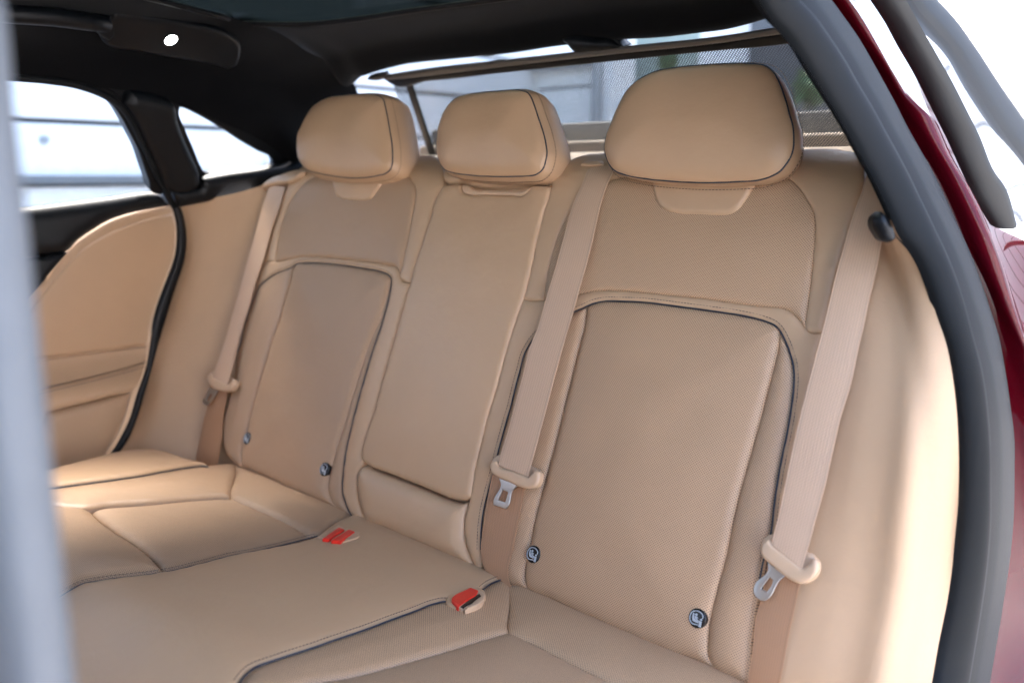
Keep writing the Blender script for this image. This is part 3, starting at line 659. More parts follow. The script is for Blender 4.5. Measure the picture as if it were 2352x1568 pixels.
# ---- seat belts
def belt(label, up_l, up_r, lo_l, lo_r, handle, slot, metal, hole, hh=0.010, lift=(0.006, 0.012, 0.012)):
    b = thing('seat_belt', label, 'seat belt', 'tan seat belts of the rear bench')
    def strip(name, A, B, mt, hts, nv=7):
        n = 70
        A2 = resample(catmull(A, False, 6), n); B2 = resample(catmull(B, False, 6), n)
        hx = np.interp(np.linspace(0, 1, n), np.linspace(0, 1, len(hts)), hts)
        V = []; uv = []; acc = 0; w = 0.047; prev = None
        for i in range(n):
            a = FB.un(A2[i], hx[i]); c = FB.un(B2[i], hx[i]); m = (a+c)/2
            if prev is not None: acc += np.linalg.norm(m-prev)
            prev = m
            for j in range(nv):
                x = j/(nv-1); q = a+(c-a)*x
                V.append(FB.pt(np.array([q[0]]), np.array([q[1]]), np.array([float(FB.hb(q[0], q[1]))+hx[i]+0.0004*math.sin(math.pi*x)]))[0]); uv.append((x*w, acc))
        Fl = [(i*nv+j, i*nv+j+1, (i+1)*nv+j+1, (i+1)*nv+j) for i in range(n-1) for j in range(nv-1)]
        o = mesh_obj(name, V, Fl, mt, b, uv)
        md = o.modifiers.new('thickness', 'SOLIDIFY'); md.thickness = 0.0010; md.offset = 0; es = o.modifiers.new('crisp_edges', 'EDGE_SPLIT'); es.split_angle = math.radians(40)
        return o
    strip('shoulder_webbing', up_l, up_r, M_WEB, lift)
    strip('lap_webbing', lo_l, lo_r, M_WEB_SHADED, (0.006, 0.006, 0.004))
    hc = np.mean(np.array(hole, float), 0); hole = [tuple(hc+(np.array(p)-hc)*0.80) for p in hole]
    t = panel('tongue_grip', M_TANPL, FB, handle, b, h=hh, er=0.0045, ed=0.004, crown=0.0005, cell=0.004, skirt=0.004, step=0.0016, dh=hh)
    bar = [slot[0]] + [p for p in handle if False] + slot[1:]
    panel('grip_bar', M_TANPL, FB, bar, t, h=hh+0.0068, er=0.0045, ed=0.0042, crown=0.0004, cell=0.004, skirt=0.007, step=0.0016, dh=hh+0.006)
    panel('latch_plate', M_CHROME, FB, metal, b, h=hh+0.001, er=0.0007, ed=0.0005, crown=0, cell=0.004, skirt=0.0018, step=0.0012, holes=[hole], dh=hh)
    return b
belt('near tan seat belt hanging beside the open door', 
     [(1992,402),(1986,417),(1979,442),(1969,467),(1956,504),(1939,564),(1924,617),(1909,679),(1896,734),(1881,791),(1864,856),(1844,934),(1826,1009),(1809,1089),(1791,1174),(1772,1249)],
     [(2010,404),(2024,430),(2032,462),(2034,510),(2026,552),(2014,617),(1996,692),(1984,749),(1974,791),(1954,884),(1931,959),(1911,1046),(1894,1121),(1879,1174),(1856,1259),(1843,1306)],
     [(1764,1300),(1748,1378),(1737,1415),(1730,1488),(1721,1543),(1712,1600)], [(1843,1315),(1836,1342),(1830,1373),(1812,1456),(1795,1548),(1782,1610)],
     [(1774,1225),(1759,1230),(1748,1243),(1744,1258),(1748,1276),(1763,1291),(1788,1313),(1814,1331),(1836,1340),(1854,1336),(1873,1320),(1879,1302),(1874,1283),(1861,1270),(1852,1267),(1815,1243)],
     [(1771,1247),(1805,1275),(1843,1304),(1858,1292),(1866,1280),(1874,1284),(1879,1302),(1873,1320),(1854,1336),(1836,1340),(1814,1331),(1788,1313),(1763,1291),(1748,1276),(1745,1258),(1752,1243),(1764,1238)],
     [(1763,1289),(1765,1305),(1733,1346),(1732,1360),(1737,1369),(1755,1379),(1763,1375),(1792,1331),(1803,1322)],
     [(1768,1320),(1779,1329),(1777,1338),(1761,1364),(1744,1353)], hh=0.022, lift=(0.004, 0.022, 0.027, 0.027, 0.027))
belt('middle tan seat belt hanging between the armrest and the near seat back',
     [(1362,370),(1352,386),(1336,425),(1316,470),(1299,532),(1284,587),(1264,655),(1249,705),(1234,757),(1221,787),(1201,864),(1186,919),(1176,957),(1166,994),(1153,1034),(1145,1068)],
     [(1424,370),(1413,388),(1396,422),(1381,467),(1366,532),(1349,602),(1331,665),(1316,720),(1297,784),(1276,859),(1259,924),(1239,999),(1224,1054),(1213,1094)],
     [(1140,1060),(1130,1097),(1118,1159),(1110,1214),(1105,1250),(1107,1280),(1114,1305),(1128,1325)], [(1212,1085),(1204,1122),(1198,1159),(1187,1214),(1176,1269),(1167,1305),(1167,1324),(1174,1349)],
     [(1143,1043),(1130,1053),(1124,1067),(1127,1084),(1140,1095),(1162,1104),(1191,1117),(1217,1122),(1229,1117),(1238,1097),(1235,1080),(1220,1071),(1180,1058)],
     [(1145,1067),(1180,1081),(1213,1094),(1221,1086),(1229,1078),(1236,1082),(1238,1097),(1229,1117),(1217,1122),(1191,1117),(1162,1104),(1140,1095),(1127,1084),(1125,1068),(1131,1056),(1141,1058)],
     [(1147,1098),(1151,1111),(1134,1151),(1134,1159),(1162,1168),(1167,1162),(1178,1126),(1190,1114)],
     [(1154,1120),(1171,1128),(1162,1157),(1141,1150)], hh=0.014, lift=(0.0, 0.012, 0.014, 0.016, 0.019))
belt('far tan seat belt hanging beside the far door',
     [(618,425),(612,449),(603,474),(595,504),(585,542),(567,604),(550,667),(532,729),(515,789),(502,826),(488,866)],
     [(655,430),(648,457),(638,487),(625,522),(613,567),(603,602),(588,642),(575,692),(550,772),(532,849),(523,884)],
     [(486,880),(478,931),(470,959),(462,996),(454,1034),(446,1066)], [(523,880),(522,904),(512,959),(509,1009),(504,1034),(499,1079)],
     [(487,852),(478,858),(472,870),(477,879),(483,886),(495,894),(512,898),(524,898),(533,893),(539,880),(539,872),(533,869),(512,860)],
     [(488,864),(506,874),(524,884),(529,877),(534,870),(539,873),(539,881),(533,893),(524,898),(512,898),(495,894),(483,886),(477,879),(473,870),(478,860),(485,858)],
     [(482,890),(466,919),(467,925),(478,931),(483,925),(500,897)],
     [(483,901),(490,904),(479,925),(472,920)], hh=0.012, lift=(0.004, 0.010, 0.017))

# ================================================================== far side of the cabin
def pick(fr, px, **k): return fr.uns(px)
door = panel('car_door', M_TRIM, FD, [(30,690),(60,665),(95,655),(128,611),(158,573),(186,548),(216,528),(252,507),(300,490),(350,478),(396,470),(408,512),(409,542),(405,587),(388,637),(370,685),(355,742),(350,800),(338,850),(320,896),(302,962),(282,1004),(246,1058),(20,1140)], car, h=-0.012, er=0.010, ed=0.006, crown=0.004, cell=0.012); door['label'] = 'closed far door with tan panel, armrest and black upper trim'
panel('insert', M_TRIM, FD, [(60,730),(100,676),(150,617),(200,567),(250,537),(325,508),(397,490),(405,515),(405,545),(401,587),(384,637),(366,685),(348,742),(344,790),(200,810),(60,826)], door, h=-0.004, er=0.008, ed=0.004, crown=0.004, cell=0.012)
cre = FD.uns([(100,830),(345,798)]); sti = FD.uns([(100,893),(342,831)])
def armh(s, t):
    s = np.asarray(s, float); t = np.asarray(t, float)
    tc = np.interp(s, cre[:, 0], cre[:, 1]) + (s-np.clip(s, cre[:, 0].min(), cre[:, 0].max()))*(cre[1, 1]-cre[0, 1])/(cre[1, 0]-cre[0, 0])
    x = np.clip((tc-t)/0.075, 0, 1); return 0.055*x*x*(3-2*x)
panel('armrest_top', M_TRIM, FD, [(20,834),(60,829),(100,826),(200,814),(338,796),(336,830),(300,841),(200,867),(100,890),(20,910)], door, h=0.0, er=0.006, ed=0.003, crown=0.0, cell=0.010, hb=armh)
panel('armrest_face', M_LEATHER, FD, [(20,913),(100,893),(200,870),(300,843),(336,832),(328,858),(315,886),(306,895),(250,911),(112,946),(60,960),(10,970)], door, h=0.002, er=0.010, ed=0.006, crown=0.002, cell=0.010, hb=armh)
for off in (0, 10):
    st, P = on_frame(FD, [(20,911+off),(100,891+off),(200,867+off),(300,841+off),(342,829+off)], 0.0, hb=armh); stitches('stitching', FD, st, 0.003, M_THREAD, door, hb=armh)
panel('door_pocket_panel', M_TRIM, FD, [(112,948),(250,913),(304,899),(288,966),(270,1003),(244,1046),(240,1070),(100,1120),(20,1120),(60,1010),(100,975)], door, h=0.012, er=0.02, ed=0.012, crown=0.006, cell=0.012)
panel('door_pocket', M_RUBBER, FD, [(20,960),(140,930),(150,960),(90,1060),(20,1060)], door, h=-0.03, er=0.01, ed=0.002, crown=0, cell=0.03)
panel('door_top_trim', M_DARK, FD, [(-40,486),(28,480),(150,466),(250,453),(350,440),(366,440),(378,449),(388,466),(394,473),(350,481),(300,492),(250,510),(213,532),(183,553),(157,578),(62,592),(-40,606)], door, h=0.030, er=0.028, ed=0.026, crown=0.003, cell=0.008)
panel('door_top_trim', M_DARK, FD, [(-40,610),(62,594),(157,580),(125,617),(90,659),(60,690),(-40,760)], door, h=0.026, er=0.012, ed=0.008, crown=0.003, cell=0.01)
WIN = [(-60,180),(0,184),(38,186),(100,194),(163,203),(213,215),(243,230),(263,248),(280,273),(300,310),(320,350),(334,392),(343,417),(350,442),(352,455),(150,485),(28,498),(-60,508)]
panel('door_window', M_GLASS, FU, WIN, door, h=-0.028, er=0.002, ed=0.0, crown=0.0, cell=0.08, skirt=0, bev=False)
fr_ = [(-60,172),(0,176),(60,181),(140,189),(205,205),(250,225),(278,245),(300,275),(320,315),(340,355),(358,397),(375,427),(392,462),(402,476)]
panel('window_frame', M_RUBBER, FU, WIN[:14] + [(372,448)] + rev([(-60,160),(0,164),(60,167),(140,175),(215,190),(268,214),(294,240),(312,272),(328,312),(346,352),(364,394),(380,428)]), door, h=-0.002, er=0.006, ed=0.004, crown=0.0, cell=0.012, skirt=0.03)
st, P = on_frame(FU, fr_, 0.004); tube('window_seal', P, 0.0065, M_SEAL, door)
panel('door_jamb', M_RUBBER, FD, [(368,400),(408,400),(424,455),(438,520),(440,560),(430,610),(412,670),(392,735),(372,790),(362,825),(344,890),(322,965),(304,1012),(268,1070),(236,1070),(270,1004),(300,940),(325,870),(338,800),(345,740),(365,680),(385,630),(400,580),(404,540),(400,500),(384,450)], car, h=-0.012, er=0.004, ed=0.002, crown=0, cell=0.02, skirt=0.02)
gapL = [(386,452),(404,500),(409,545),(404,590),(387,640),(369,688),(352,745),(343,800),(332,858),(316,901),(297,969),(279,1004),(244,1052)]
gapR = [(402,440),(424,505),(429,547),(423,600),(403,660),(384,722),(367,782),(357,825),(346,872),(333,910),(314,962),(296,1006),(262,1056)]
gp3 = lambda pts: [FD.pt(*[np.array([v]) for v in FD.un(p, 0.006)], np.array([0.006]))[0] for p in pts]
ribbon('door_gap_seal', gp3(gapL), gp3(gapR), 0.005, M_RUBBER, car, nu=90, nv=9, toward=(1, 0, 0))

# black side trim with the two window openings, quarter window
QW = [(414,247),(412,255),(425,295),(445,342),(463,385),(468,394),(476,398),(520,393),(588,388),(622,384),(629,379),(628,371),(588,345),(550,323),(500,290),(450,262),(425,250)]
panel('side_trim', M_DARK, FU, [(258,236),(225,190),(300,200),(390,224),(450,248),(520,278),(588,308),(650,348),(700,380),(705,396),(588,420),(466,440),(400,455),(385,440),(358,388),(340,352),(320,312),(300,272),(280,245)], car, h=-0.006, er=0.008, ed=0.004, crown=0, cell=0.012, holes=[QW])
panel('quarter_window', M_GLASS, FU, [(405,238),(470,405),(640,388),(640,365),(500,282)], car, h=-0.02, er=0.002, ed=0, crown=0, cell=0.08, skirt=0, bev=False)
panel('pillar_trim', M_DARK, FU, [(300,208),(350,217),(385,228),(400,240),(410,280),(425,322),(440,356),(456,392),(464,422),(452,436),(405,447),(388,440),(362,390),(344,352),(324,312),(304,272),(284,240)], car, h=0.020, er=0.022, ed=0.018, crown=0.003, cell=0.007)
panel('sill_trim', M_DARK, FU, [(399,443),(462,432),(468,414),(530,403),(590,395),(650,385),(705,374),(720,380),(700,402),(625,428),(588,440),(475,466),(412,478)], car, h=0.022, er=0.016, ed=0.013, crown=0.003, cell=0.007)
# tan trim between far door and seat
q_out = [(413,471),(426,517),(429,547),(421,605),(401,662),(381,730),(361,784),(351,821),(333,884),(311,959),(293,1004),(262,1052),(255,1075)]
q_in = [(668,405),(640,470),(612,560),(592,640),(566,730),(546,810),(530,880),(516,940),(510,1000),(520,1060),(524,1090)]
A = smooth3([PS(p, sideL, sgn=-1) if False else FD.pt(*[np.array([v]) for v in FD.un(p, 0.004)], np.array([0.004]))[0] for p in q_out], 60)
B = smooth3([FB.pt(*[np.array([v]) for v in FB.un(p, -0.02)], np.array([float(FB.hb(0, FB.un(p, -0.02)[1]))-0.02]))[0] for p in q_in], 60)
w = B-A
loft('quarter_trim', [A, A+w*0.12+np.array([.012, -.006, 0]), A+w*0.45+np.array([.020, 0.012, 0]), A+w*0.72+np.array([.004, .012, 0]), B, B+np.array([.05, .05, 0])], M_TRIM, car, nu=70, nv=24)
panel('belt_outlet', M_TANPL, FB, [(597,433),(606,422),(620,411),(645,401),(690,390),(700,394),(684,407),(668,417),(650,421),(628,424),(610,430)], car, h=0.012, er=0.006, ed=0.006, crown=0.002, cell=0.005, skirt=0.02)

# ================================================================== roof
def L1p(p, dh=0.0): return FU.pt(*[np.array([v]) for v in FU.un(p, dh)], np.array([dh]))[0]
low = [(-150,160),(0,172),(60,176),(150,186),(300,206),(390,228),(450,250),(520,280),(588,311),(650,352),(700,392)]
glz = 0.282
gl_edge = [PZ((-60,-150), glz), PZ((150,-64), glz), PZ((300,-16), glz), PZ((380,4), glz), PZ((450,22), glz), PZ((520,40), glz)]
corner = PZ((590,57), 0.277)
hdr = [(813,192),(825,180),(850,169),(888,157),(938,145),(988,139),(1063,132),(1176,121),(1276,106),(1413,91),(1526,84),(1601,75),(1676,65),(1713,56),(1760,42),(1860,10),(1980,-30)]
hd3 = [PY(p, 1.27 if i < 2 else 1.25) for i, p in enumerate(hdr)]
rw_l = [PY((822,214), 1.285), PY((850,330), 1.40), PY((860,380), 1.45)]
Arow = smooth3([L1p(p, 0.004) for p in low], 60)
Brow = smooth3(gl_edge+[corner, (corner+hd3[0])/2+np.array([-.01, 0, .012]), hd3[0], *rw_l], 60)
mid = (Arow+Brow)/2; dirn = np.array([-0.02, 0, 0.03])
Mrow = mid + dirn[None]*np.linspace(0.6, 0.8, 60)[:, None]
loft('headliner', [Arow+np.array([-.004, 0, -.004]), Arow+np.array([.010, 0, .012]), Mrow, Brow], M_SUEDE, car, nu=90, nv=26)
rear_gl = [corner+np.array([-.07, -.01, .010]), corner+np.array([0, 0, .002]), PZ((700,55), 0.279), PZ((830,42), 0.281), PZ((940,25), 0.283), PZ((1050,10), 0.284), PZ((1150,-3), 0.285), PZ((1300,-30), 0.285), PZ((1500,-75), 0.285), PZ((1760,-130), 0.282), PZ((1960,-190), 0.28)]
G3 = smooth3(rear_gl, 70); H3 = smooth3([hd3[0]+np.array([-.06, .03, .012])]+hd3, 70)
loft('headliner', [G3, (G3*2+H3)/3+np.array([0, 0, .012]), (G3+2*H3)/3+np.array([0, 0, .016]), H3, H3+np.array([0, .012, .010])], M_SUEDE, car, nu=90, nv=24)
gp = np.array([*gl_edge, *rear_gl]); FR = Frame(CAM+np.array([0, 0, 0.287]), (1, 0, 0), (0, 1, 0), (0, 0, -1))
gq = [(q[0]-CAM[0], q[1]-CAM[1]) for q in gp] + [(-0.55, -0.6), (-1.42, -0.6)]
gq = [(-1.66, -0.8), (-1.66, 1.0), (-1.6, 1.12), (-1.2, 1.2), (-0.9, 1.2), (-0.6, 1.18), (-0.35, 1.1), (-0.31, -0.8)]
panel('roof_glass', M_RGLASS, FR, gq, car, er=0.002, ed=0, crown=0, cell=0.2, skirt=0, st=True, bev=False)
e1 = smooth3(gl_edge+rear_gl, 120)
tube('roof_glass_seal', e1+np.array([0, 0, -.001]), 0.005, M_RUBBER, car)
# lamp module and grab handle on the far side of the roof
FHn = np.cross(Mrow[34]-Mrow[20], Brow[28]-Arow[28]); FHn /= np.linalg.norm(FHn)
if FHn @ (CAM-Mrow[28]) < 0: FHn = -FHn
fs = Mrow[38]-Mrow[22]; fs -= FHn*(fs@FHn); fs /= np.linalg.norm(fs); ftt = np.cross(FHn, fs)
c0 = Mrow[28]+FHn*0.006
FH = Frame(c0, fs, ftt, FHn)
mod = tag(panel('reading_lamp', M_DARK, FH, [(232,72),(236,96),(252,108),(300,118),(400,134),(500,152),(528,158),(545,150),(553,126),(551,98),(530,80),(450,58),(330,36),(262,26)], None, h=0.014, er=0.010, ed=0.007, crown=0.001, cell=0.008), 'lit reading lamp in a black module at the roof edge', 'reading lamp')
cl = FH.un((392,91), 0.014); a = np.linspace(0, 2*math.pi, 30, endpoint=False)
panel('lens', M_LAMP, FH, np.stack([cl[0]+.0115*np.cos(a), cl[1]+.0115*np.sin(a)], 1), mod, h=0.0165, er=0.003, ed=0.002, crown=0.001, st=True, cell=0.004, skirt=0.006, step=0.002)
tube('lens_ring', FH.pt(cl[0]+.0125*np.cos(a), cl[1]+.0125*np.sin(a), np.full(30, 0.0155)), 0.0014, M_GLOSSB, mod, closed=True)
gh = thing('grab_handle', 'black grab handle beside the lit reading lamp', 'grab handle')
tube('grip', FH.pt(*[FH.uns([(-60,28),(20,30),(120,36),(200,48),(248,64)], 0.03)[:, k] for k in (0, 1)], np.array([.03, .032, .033, .032, .024])), np.array([.013, .014, .014, .014, .012]), M_DARK, gh, sides=14)
panel('end_cap', M_DARK, FH, [(206,30),(256,40),(262,84),(250,96),(226,80)], gh, h=0.016, er=0.008, ed=0.006, crown=0.002, cell=0.006)

# ================================================================== rear window, shade, shelf
yb, zb, yt, zt = 1.42, 0.0445, 1.25, 0.208
tv = np.array([0, yt-yb, zt-zb]); tl = np.linalg.norm(tv); tv /= tl
nv_ = np.cross(np.array([1., 0, 0]), tv); nv_ = nv_ if nv_[1] < 0 else -nv_
FS = Frame(CAM+np.array([-0.985, yb, zb]), (1, 0, 0), tv, nv_)
sh = thing('sunshade', 'black mesh sunshade pulled up behind the headrests under a tan bar', 'sunshade')
panel('mesh_screen', M_SCREEN, FS, [(903,190),(918,245),(940,305),(962,362),(1176,358),(1600,352),(2020,346),(2060,200),(1900,88),(1764,103),(1426,136),(1176,161),(985,183)], sh, er=0.002, ed=0, crown=0, cell=0.03, skirt=0, bev=False)
panel('support_strut', M_RUBBER, FS, [(928,186),(942,186),(968,265),(999,358),(986,360),(955,268)], sh, h=0.004, er=0.003, ed=0.002, crown=0, cell=0.01, skirt=0.004)
panel('shade_bar', M_BAR, FS, [(880,176),(988,160),(1176,139.5),(1426,112),(1676,85),(1764,71),(1900,52),(1906,64),(1764,84),(1676,97),(1426,124),(1176,152),(988,175),(884,186)], sh, h=0.012, er=0.005, ed=0.003, crown=0.001, cell=0.008, skirt=0.004)
panel('shade_bar_channel', M_RUBBER, FS, [(884,184),(988,173),(1176,150),(1426,122),(1676,95),(1764,82),(1904,62),(1910,88),(1764,107),(1676,115),(1426,140),(1176,166),(985,187),(896,192)], sh, h=0.010, er=0.004, ed=0.003, crown=0.001, cell=0.008, skirt=0.004)
panel('end_clip', M_BAR, FS, [(842,183),(858,178),(884,174),(886,182),(858,186)], sh, h=0.012, er=0.003, ed=0.002, crown=0, cell=0.006)
FG = Frame(FS.O+np.array([0, .09, 0]), (1, 0, 0), tv, nv_)
panel('rear_window', M_GLASS, FG, [(-0.62, -0.08), (0.62, -0.08), (0.56, 0.32), (-0.56, 0.32)], car, st=True, er=0.002, ed=0, crown=0, cell=0.2, skirt=0, bev=False)
cx, cyy = CAM[0]-0.985, CAM[1]
# camera housing at the roof edge
FHD = Frame(PY((1340,105), 1.245), (1, 0, 0), (0, -.25, .968), (0, -.968, -.25))
panel('camera_housing', M_DARK, FHD, [(1283,90),(1300,104),(1316,121),(1340,122),(1400,118),(1425,110),(1404,92),(1370,84),(1300,80)], car, h=0.02, er=0.018, ed=0.014, crown=0.004, cell=0.006, skirt=0.03)
panel('camera_bracket', M_RUBBER, FHD, [(1398,90),(1412,88),(1432,108),(1420,110)], car, h=0.008, er=0.003, ed=0.002, crown=0, cell=0.006)
# shelf from the seat tops to the window
shelf_z = CAM[2]+0.004
t0 = FB.pt(np.array([0.0]), np.array([0.60]), np.array([-0.012]))[0]
rows = []
for (y, z) in ((t0[1]-.01, t0[2]-0.03), (t0[1]+0.02, t0[2]-.003), (t0[1]+.07, t0[2]+0.008), (1.30, CAM[2]+.034), (1.405, CAM[2]+.040), (1.43, CAM[2]+.030)):
    rows.append([(CAM[0]+x, y, z) for x in (-1.66, -1.5, -0.985, -0.6, -0.42)])
loft('parcel_shelf', rows, M_SHELF, car, nu=40, nv=30)
box('shelf_edge', (-1.60, 1.46, CAM[2]+.036), (-.46, 1.50, CAM[2]+.070), M_SHELF, car, 0.006)
box('window_cowl', (-1.66, 1.56, CAM[2]+.06), (-.50, 1.60, CAM[2]+.115), M_DARK, car, 0.006)
SL = FB.un((1345,374), 0.0)
panel('belt_slot', M_TANPL, FB, [(1332,379),(1342,372),(1372,368),(1384,371),(1384,379),(1360,381)], car, h=0.006, er=0.004, ed=0.003, crown=0, cell=0.005)

# ================================================================== near door opening
sealA_L = [(1700,-70),(1748,-10),(1764,52)][:0] + [(1690,-62),(1728,0),(1764,52),(1786,72),(1814,107),(1844,157),(1876,207),(1904,250),(1934,300),(1961,350),(1984,390),(2014,450),(2036,498),(2064,552),(2081,570),(2101,602),(2126,662),(2146,727),(2166,784),(2179,846),(2188,909),(2194,984),(2196,1046),(2196,1109),(2194,1174),(2186,1263),(2171,1373),(2149,1482),(2134,1568),(2120,1640)]
sealA_R = [(1786,-70),(1834,0),(1864,32),(1901,85),(1939,142),(1971,200),(2001,250),(2031,305),(2059,355),(2079,392),(2114,462),(2144,522),(2174,587),(2199,649),(2221,717),(2239,784),(2254,839),(2264,896),(2271,959),(2276,1034),(2276,1109),(2275,1174),(2267,1277),(2250,1395),(2228,1526),(2210,1640)]
sealB_R = [(1840,-70),(1896,0),(1926,42),(1964,95),(1996,150),(2024,200),(2051,250),(2076,300),(2101,345),(2128,392),(2164,464),(2196,537),(2224,600),(2246,662),(2266,722),(2286,784),(2301,871),(2311,946),(2319,1009),(2319,1084),(2318,1174),(2311,1264),(2294,1386),(2263,1568),(2250,1640)]
dA = lambda z: sideR(z)-0.034
dB = lambda z: sideR(z)-0.006
dC = lambda z: sideR(z)-0.032
def PSm(pts, fx, deg=5):
    P = [PS(p, fx) for p in pts]; d = np.array([np.linalg.norm(q-CAM)/np.linalg.norm(ray(p)) for q, p in zip(P, pts)])
    y = np.array([p[1] for p in pts], float)/800-1
    c = np.polyfit(y, d, deg); return [CAM+ray(p)*np.polyval(c, v) for p, v in zip(pts, y)]
A3 = PSm(sealA_L, dA); B3 = PSm(sealA_R, dB); C3 = PSm(sealB_R, dC)
ribbon('door_seal', A3, B3, 0.013, M_SEAL, car, nu=120, nv=12, flat=1.0)
ribbon('door_seal', B3, C3, 0.011, M_SEAL, car, nu=120, nv=12)
# painted body outside the seal
hlA = [(1893,-70),(1949,0),(1976,40),(2014,105),(2051,170),(2084,225),(2119,295),(2176,392),(2239,524),(2276,630),(2314,730),(2338,790),(2362,880),(2376,980),(2380,1100),(2378,1300),(2360,1568),(2350,1640)]
hlB = [(1940,-70),(1985,0),(2020,55),(2060,125),(2100,200),(2135,270),(2165,330),(2200,400),(2262,525),(2300,620),(2340,720),(2368,790),(2395,880),(2410,980),(2418,1100),(2416,1300),(2400,1568),(2390,1640)]
rb2L = [(1976,-60),(2014,0),(2039,37),(2076,105),(2114,170),(2151,245),(2184,312),(2221,395),(2246,452),(2276,510),(2345,548),(2420,590),(2520,650),(2600,760),(2640,960),(2640,1200),(2620,1568),(2610,1640)]
h1 = PSm(hlA, lambda z: sideR(z)-0.007); h2 = PSm(hlB, lambda z: sideR(z)-0.05)
def q3(p):
    t = PS(p, sideQ); d = np.linalg.norm(t-CAM)
    return t
h3 = [CAM+ray(p)*(1.12*np.linalg.norm(h2[i]-CAM)/np.linalg.norm(ray(p))) for i, p in enumerate(rb2L)]
C3s = [C3[0]+np.array([-.02, .03, 0])]
loft('body_panel', [np.array(smooth3(C3, 60))+np.array([-0.003, 0.008, 0]), smooth3(h1, 60)*0.5+smooth3(C3, 60)*0.5+np.array([-.001, .003, 0]), smooth3(h1, 60), smooth3(h2, 60), smooth3(h3, 60)], M_PAINT, car, nu=110, nv=40)
QF = lambda p: PS(p, sideQ, 0.3, 6)
rubL = [(1954,-70),(1998,0),(2024,37),(2061,105),(2099,170),(2137,245),(2171,312),(2209,395),(2236,452),(2274,516)]
rubR = [(2040,-70),(2081,0),(2114,60),(2151,125),(2189,192),(2221,255),(2251,315),(2281,390),(2309,430),(2336,517)]
r3 = [h3[min(i, 9)]*0.35+QF(p)*0.65 for i, p in enumerate(rubL)]
def along(p, ref): return CAM+ray(p)*(np.linalg.norm(ref-CAM)/np.linalg.norm(ray(p)))
rL3 = [along(p, r3[i]) for i, p in enumerate(rubL)]; rR3 = [along(p, r3[i]*0.8+QF(rubR[i])*0.2) for i, p in enumerate(rubR)]
ribbon('quarter_window_seal', rL3, rR3, 0.012, M_TRIMB, car, nu=60, nv=9)
s2L = [(2040,-80),(2091,0),(2106,25),(2139,60),(2189,120),(2239,207),(2289,287),(2352,372),(2420,470)]
s2R = [(2080,-90),(2144,0),(2166,22),(2189,47),(2239,117),(2289,192),(2352,280),(2420,380),(2500,500)]
chR = [(2110,-90),(2174,0),(2192,22),(2214,50),(2264,125),(2314,195),(2366,265),(2440,360),(2520,470)]
ref = QF((2200,200))
far = lambda P, k: [along(p, CAM+(QF(p)-CAM)*0.5+(ref-CAM)*0.5*k) for p in P]
ribbon('roof_rail_trim', far(s2L, 1.15), far(s2R, 1.2), 0.010, M_TRIMB, car, nu=50, nv=9)
ribbon('roof_rail_trim', far(s2R, 1.2), far(chR, 1.22), 0.008, M_ALU, car, nu=50, nv=9)
loft('quarter_glass', [smooth3(rR3, 40), smooth3(far([(p[0]+3, p[1]-2) for p in s2L], 1.15), 40)], M_GLASS, car, nu=40, nv=4)

# tan pillar trim beside the seat
fold = [(1998,408),(2010,470),(2022,530),(2031,564),(2039,592),(2051,629),(2064,679),(2074,742),(2081,796),(2086,846),(2087,909),(2086,959),(2081,1034),(2076,1096),(2066,1174),(2053,1307),(2031,1439),(2009,1568),(1995,1650)]
inn = [(1975,410),(1962,470),(1946,530),(1930,590),(1910,690),(1885,790),(1868,850),(1838,1000),(1805,1170),(1775,1290),(1740,1450),(1718,1568),(1700,1650)]
sA = smooth3(A3, 90)
lowA = [(2040,505),(2064,552),(2081,570),(2101,602),(2126,662),(2146,727),(2166,784),(2179,846),(2188,909),(2194,984),(2196,1046),(2196,1109),(2194,1174),(2186,1263),(2171,1373),(2149,1482),(2134,1568),(2120,1640)]
lowF = fold[2:]
a3 = PSm([(p[0]+6, p[1]) for p in lowA], lambda z: sideR(z)-0.030)
f3 = [PD(p, 0) for p in []]
def foldpt(p): 
    q = PS((p[0]+100, p[1]), lambda z: sideR(z)-0.018); return along(p, CAM+(q-CAM)*1.0)
q_ = PSm([(p[0]+100, p[1]) for p in lowF], lambda z: sideR(z)-0.030)
f3 = [along(p, CAM+(q-CAM)*1.0) for p, q in zip(lowF, q_)]
def ma(P, k=7):
    Q = np.pad(P, ((k, k), (0, 0)), 'edge'); return np.array([Q[i:i+2*k+1].mean(0) for i in range(len(P))])
fa = smooth3(f3, 70); aa = smooth3(a3, 70)
i3 = smooth3([FB.pt(*[np.array([v]) for v in FB.un(p, -0.012)], np.array([float(FB.hb(0, FB.un(p, -0.012)[1]))-0.012]))[0] for p in inn], 70)
wv = i3-fa
loft('pillar_trim', [aa, aa*0.5+fa*0.5+np.array([.002, -.006, 0]), fa+np.array([.0, -.0, 0]), fa+wv*0.10+np.array([-.003, .002, 0]), fa+wv*0.45+np.array([-.004, -.004, 0]), i3, i3+np.array([-.05, .05, 0])], M_TRIM, car, nu=90, nv=36)
upA = [PS((p[0]+10, p[1]), lambda z: sideR(z)-0.02) for p in [(1700,-62),(1764,52),(1844,157),(1904,250),(1961,350),(2014,450),(2045,520)]]
upI = [CAM+(q-CAM)*1.06 for q in upA]
loft('pillar_trim', [smooth3(upA, 50), smooth3(upI, 50)], M_DARK, car, nu=50, nv=10)
hk = PS((2040,520), lambda z: sideR(z)-0.028)
FK = Frame(hk, R, (0, 0, 1), -np.array([F[0], F[1], 0])/math.hypot(F[0], F[1]))
panel('belt_guide', M_DARK, FK, [(2022,492),(2030,487),(2044,500),(2056,528),(2061,548),(2050,557),(2034,556),(2020,540),(2010,518),(2012,502)], car, h=0.006, er=0.012, ed=0.012, crown=0.002, cell=0.004, skirt=0.012)
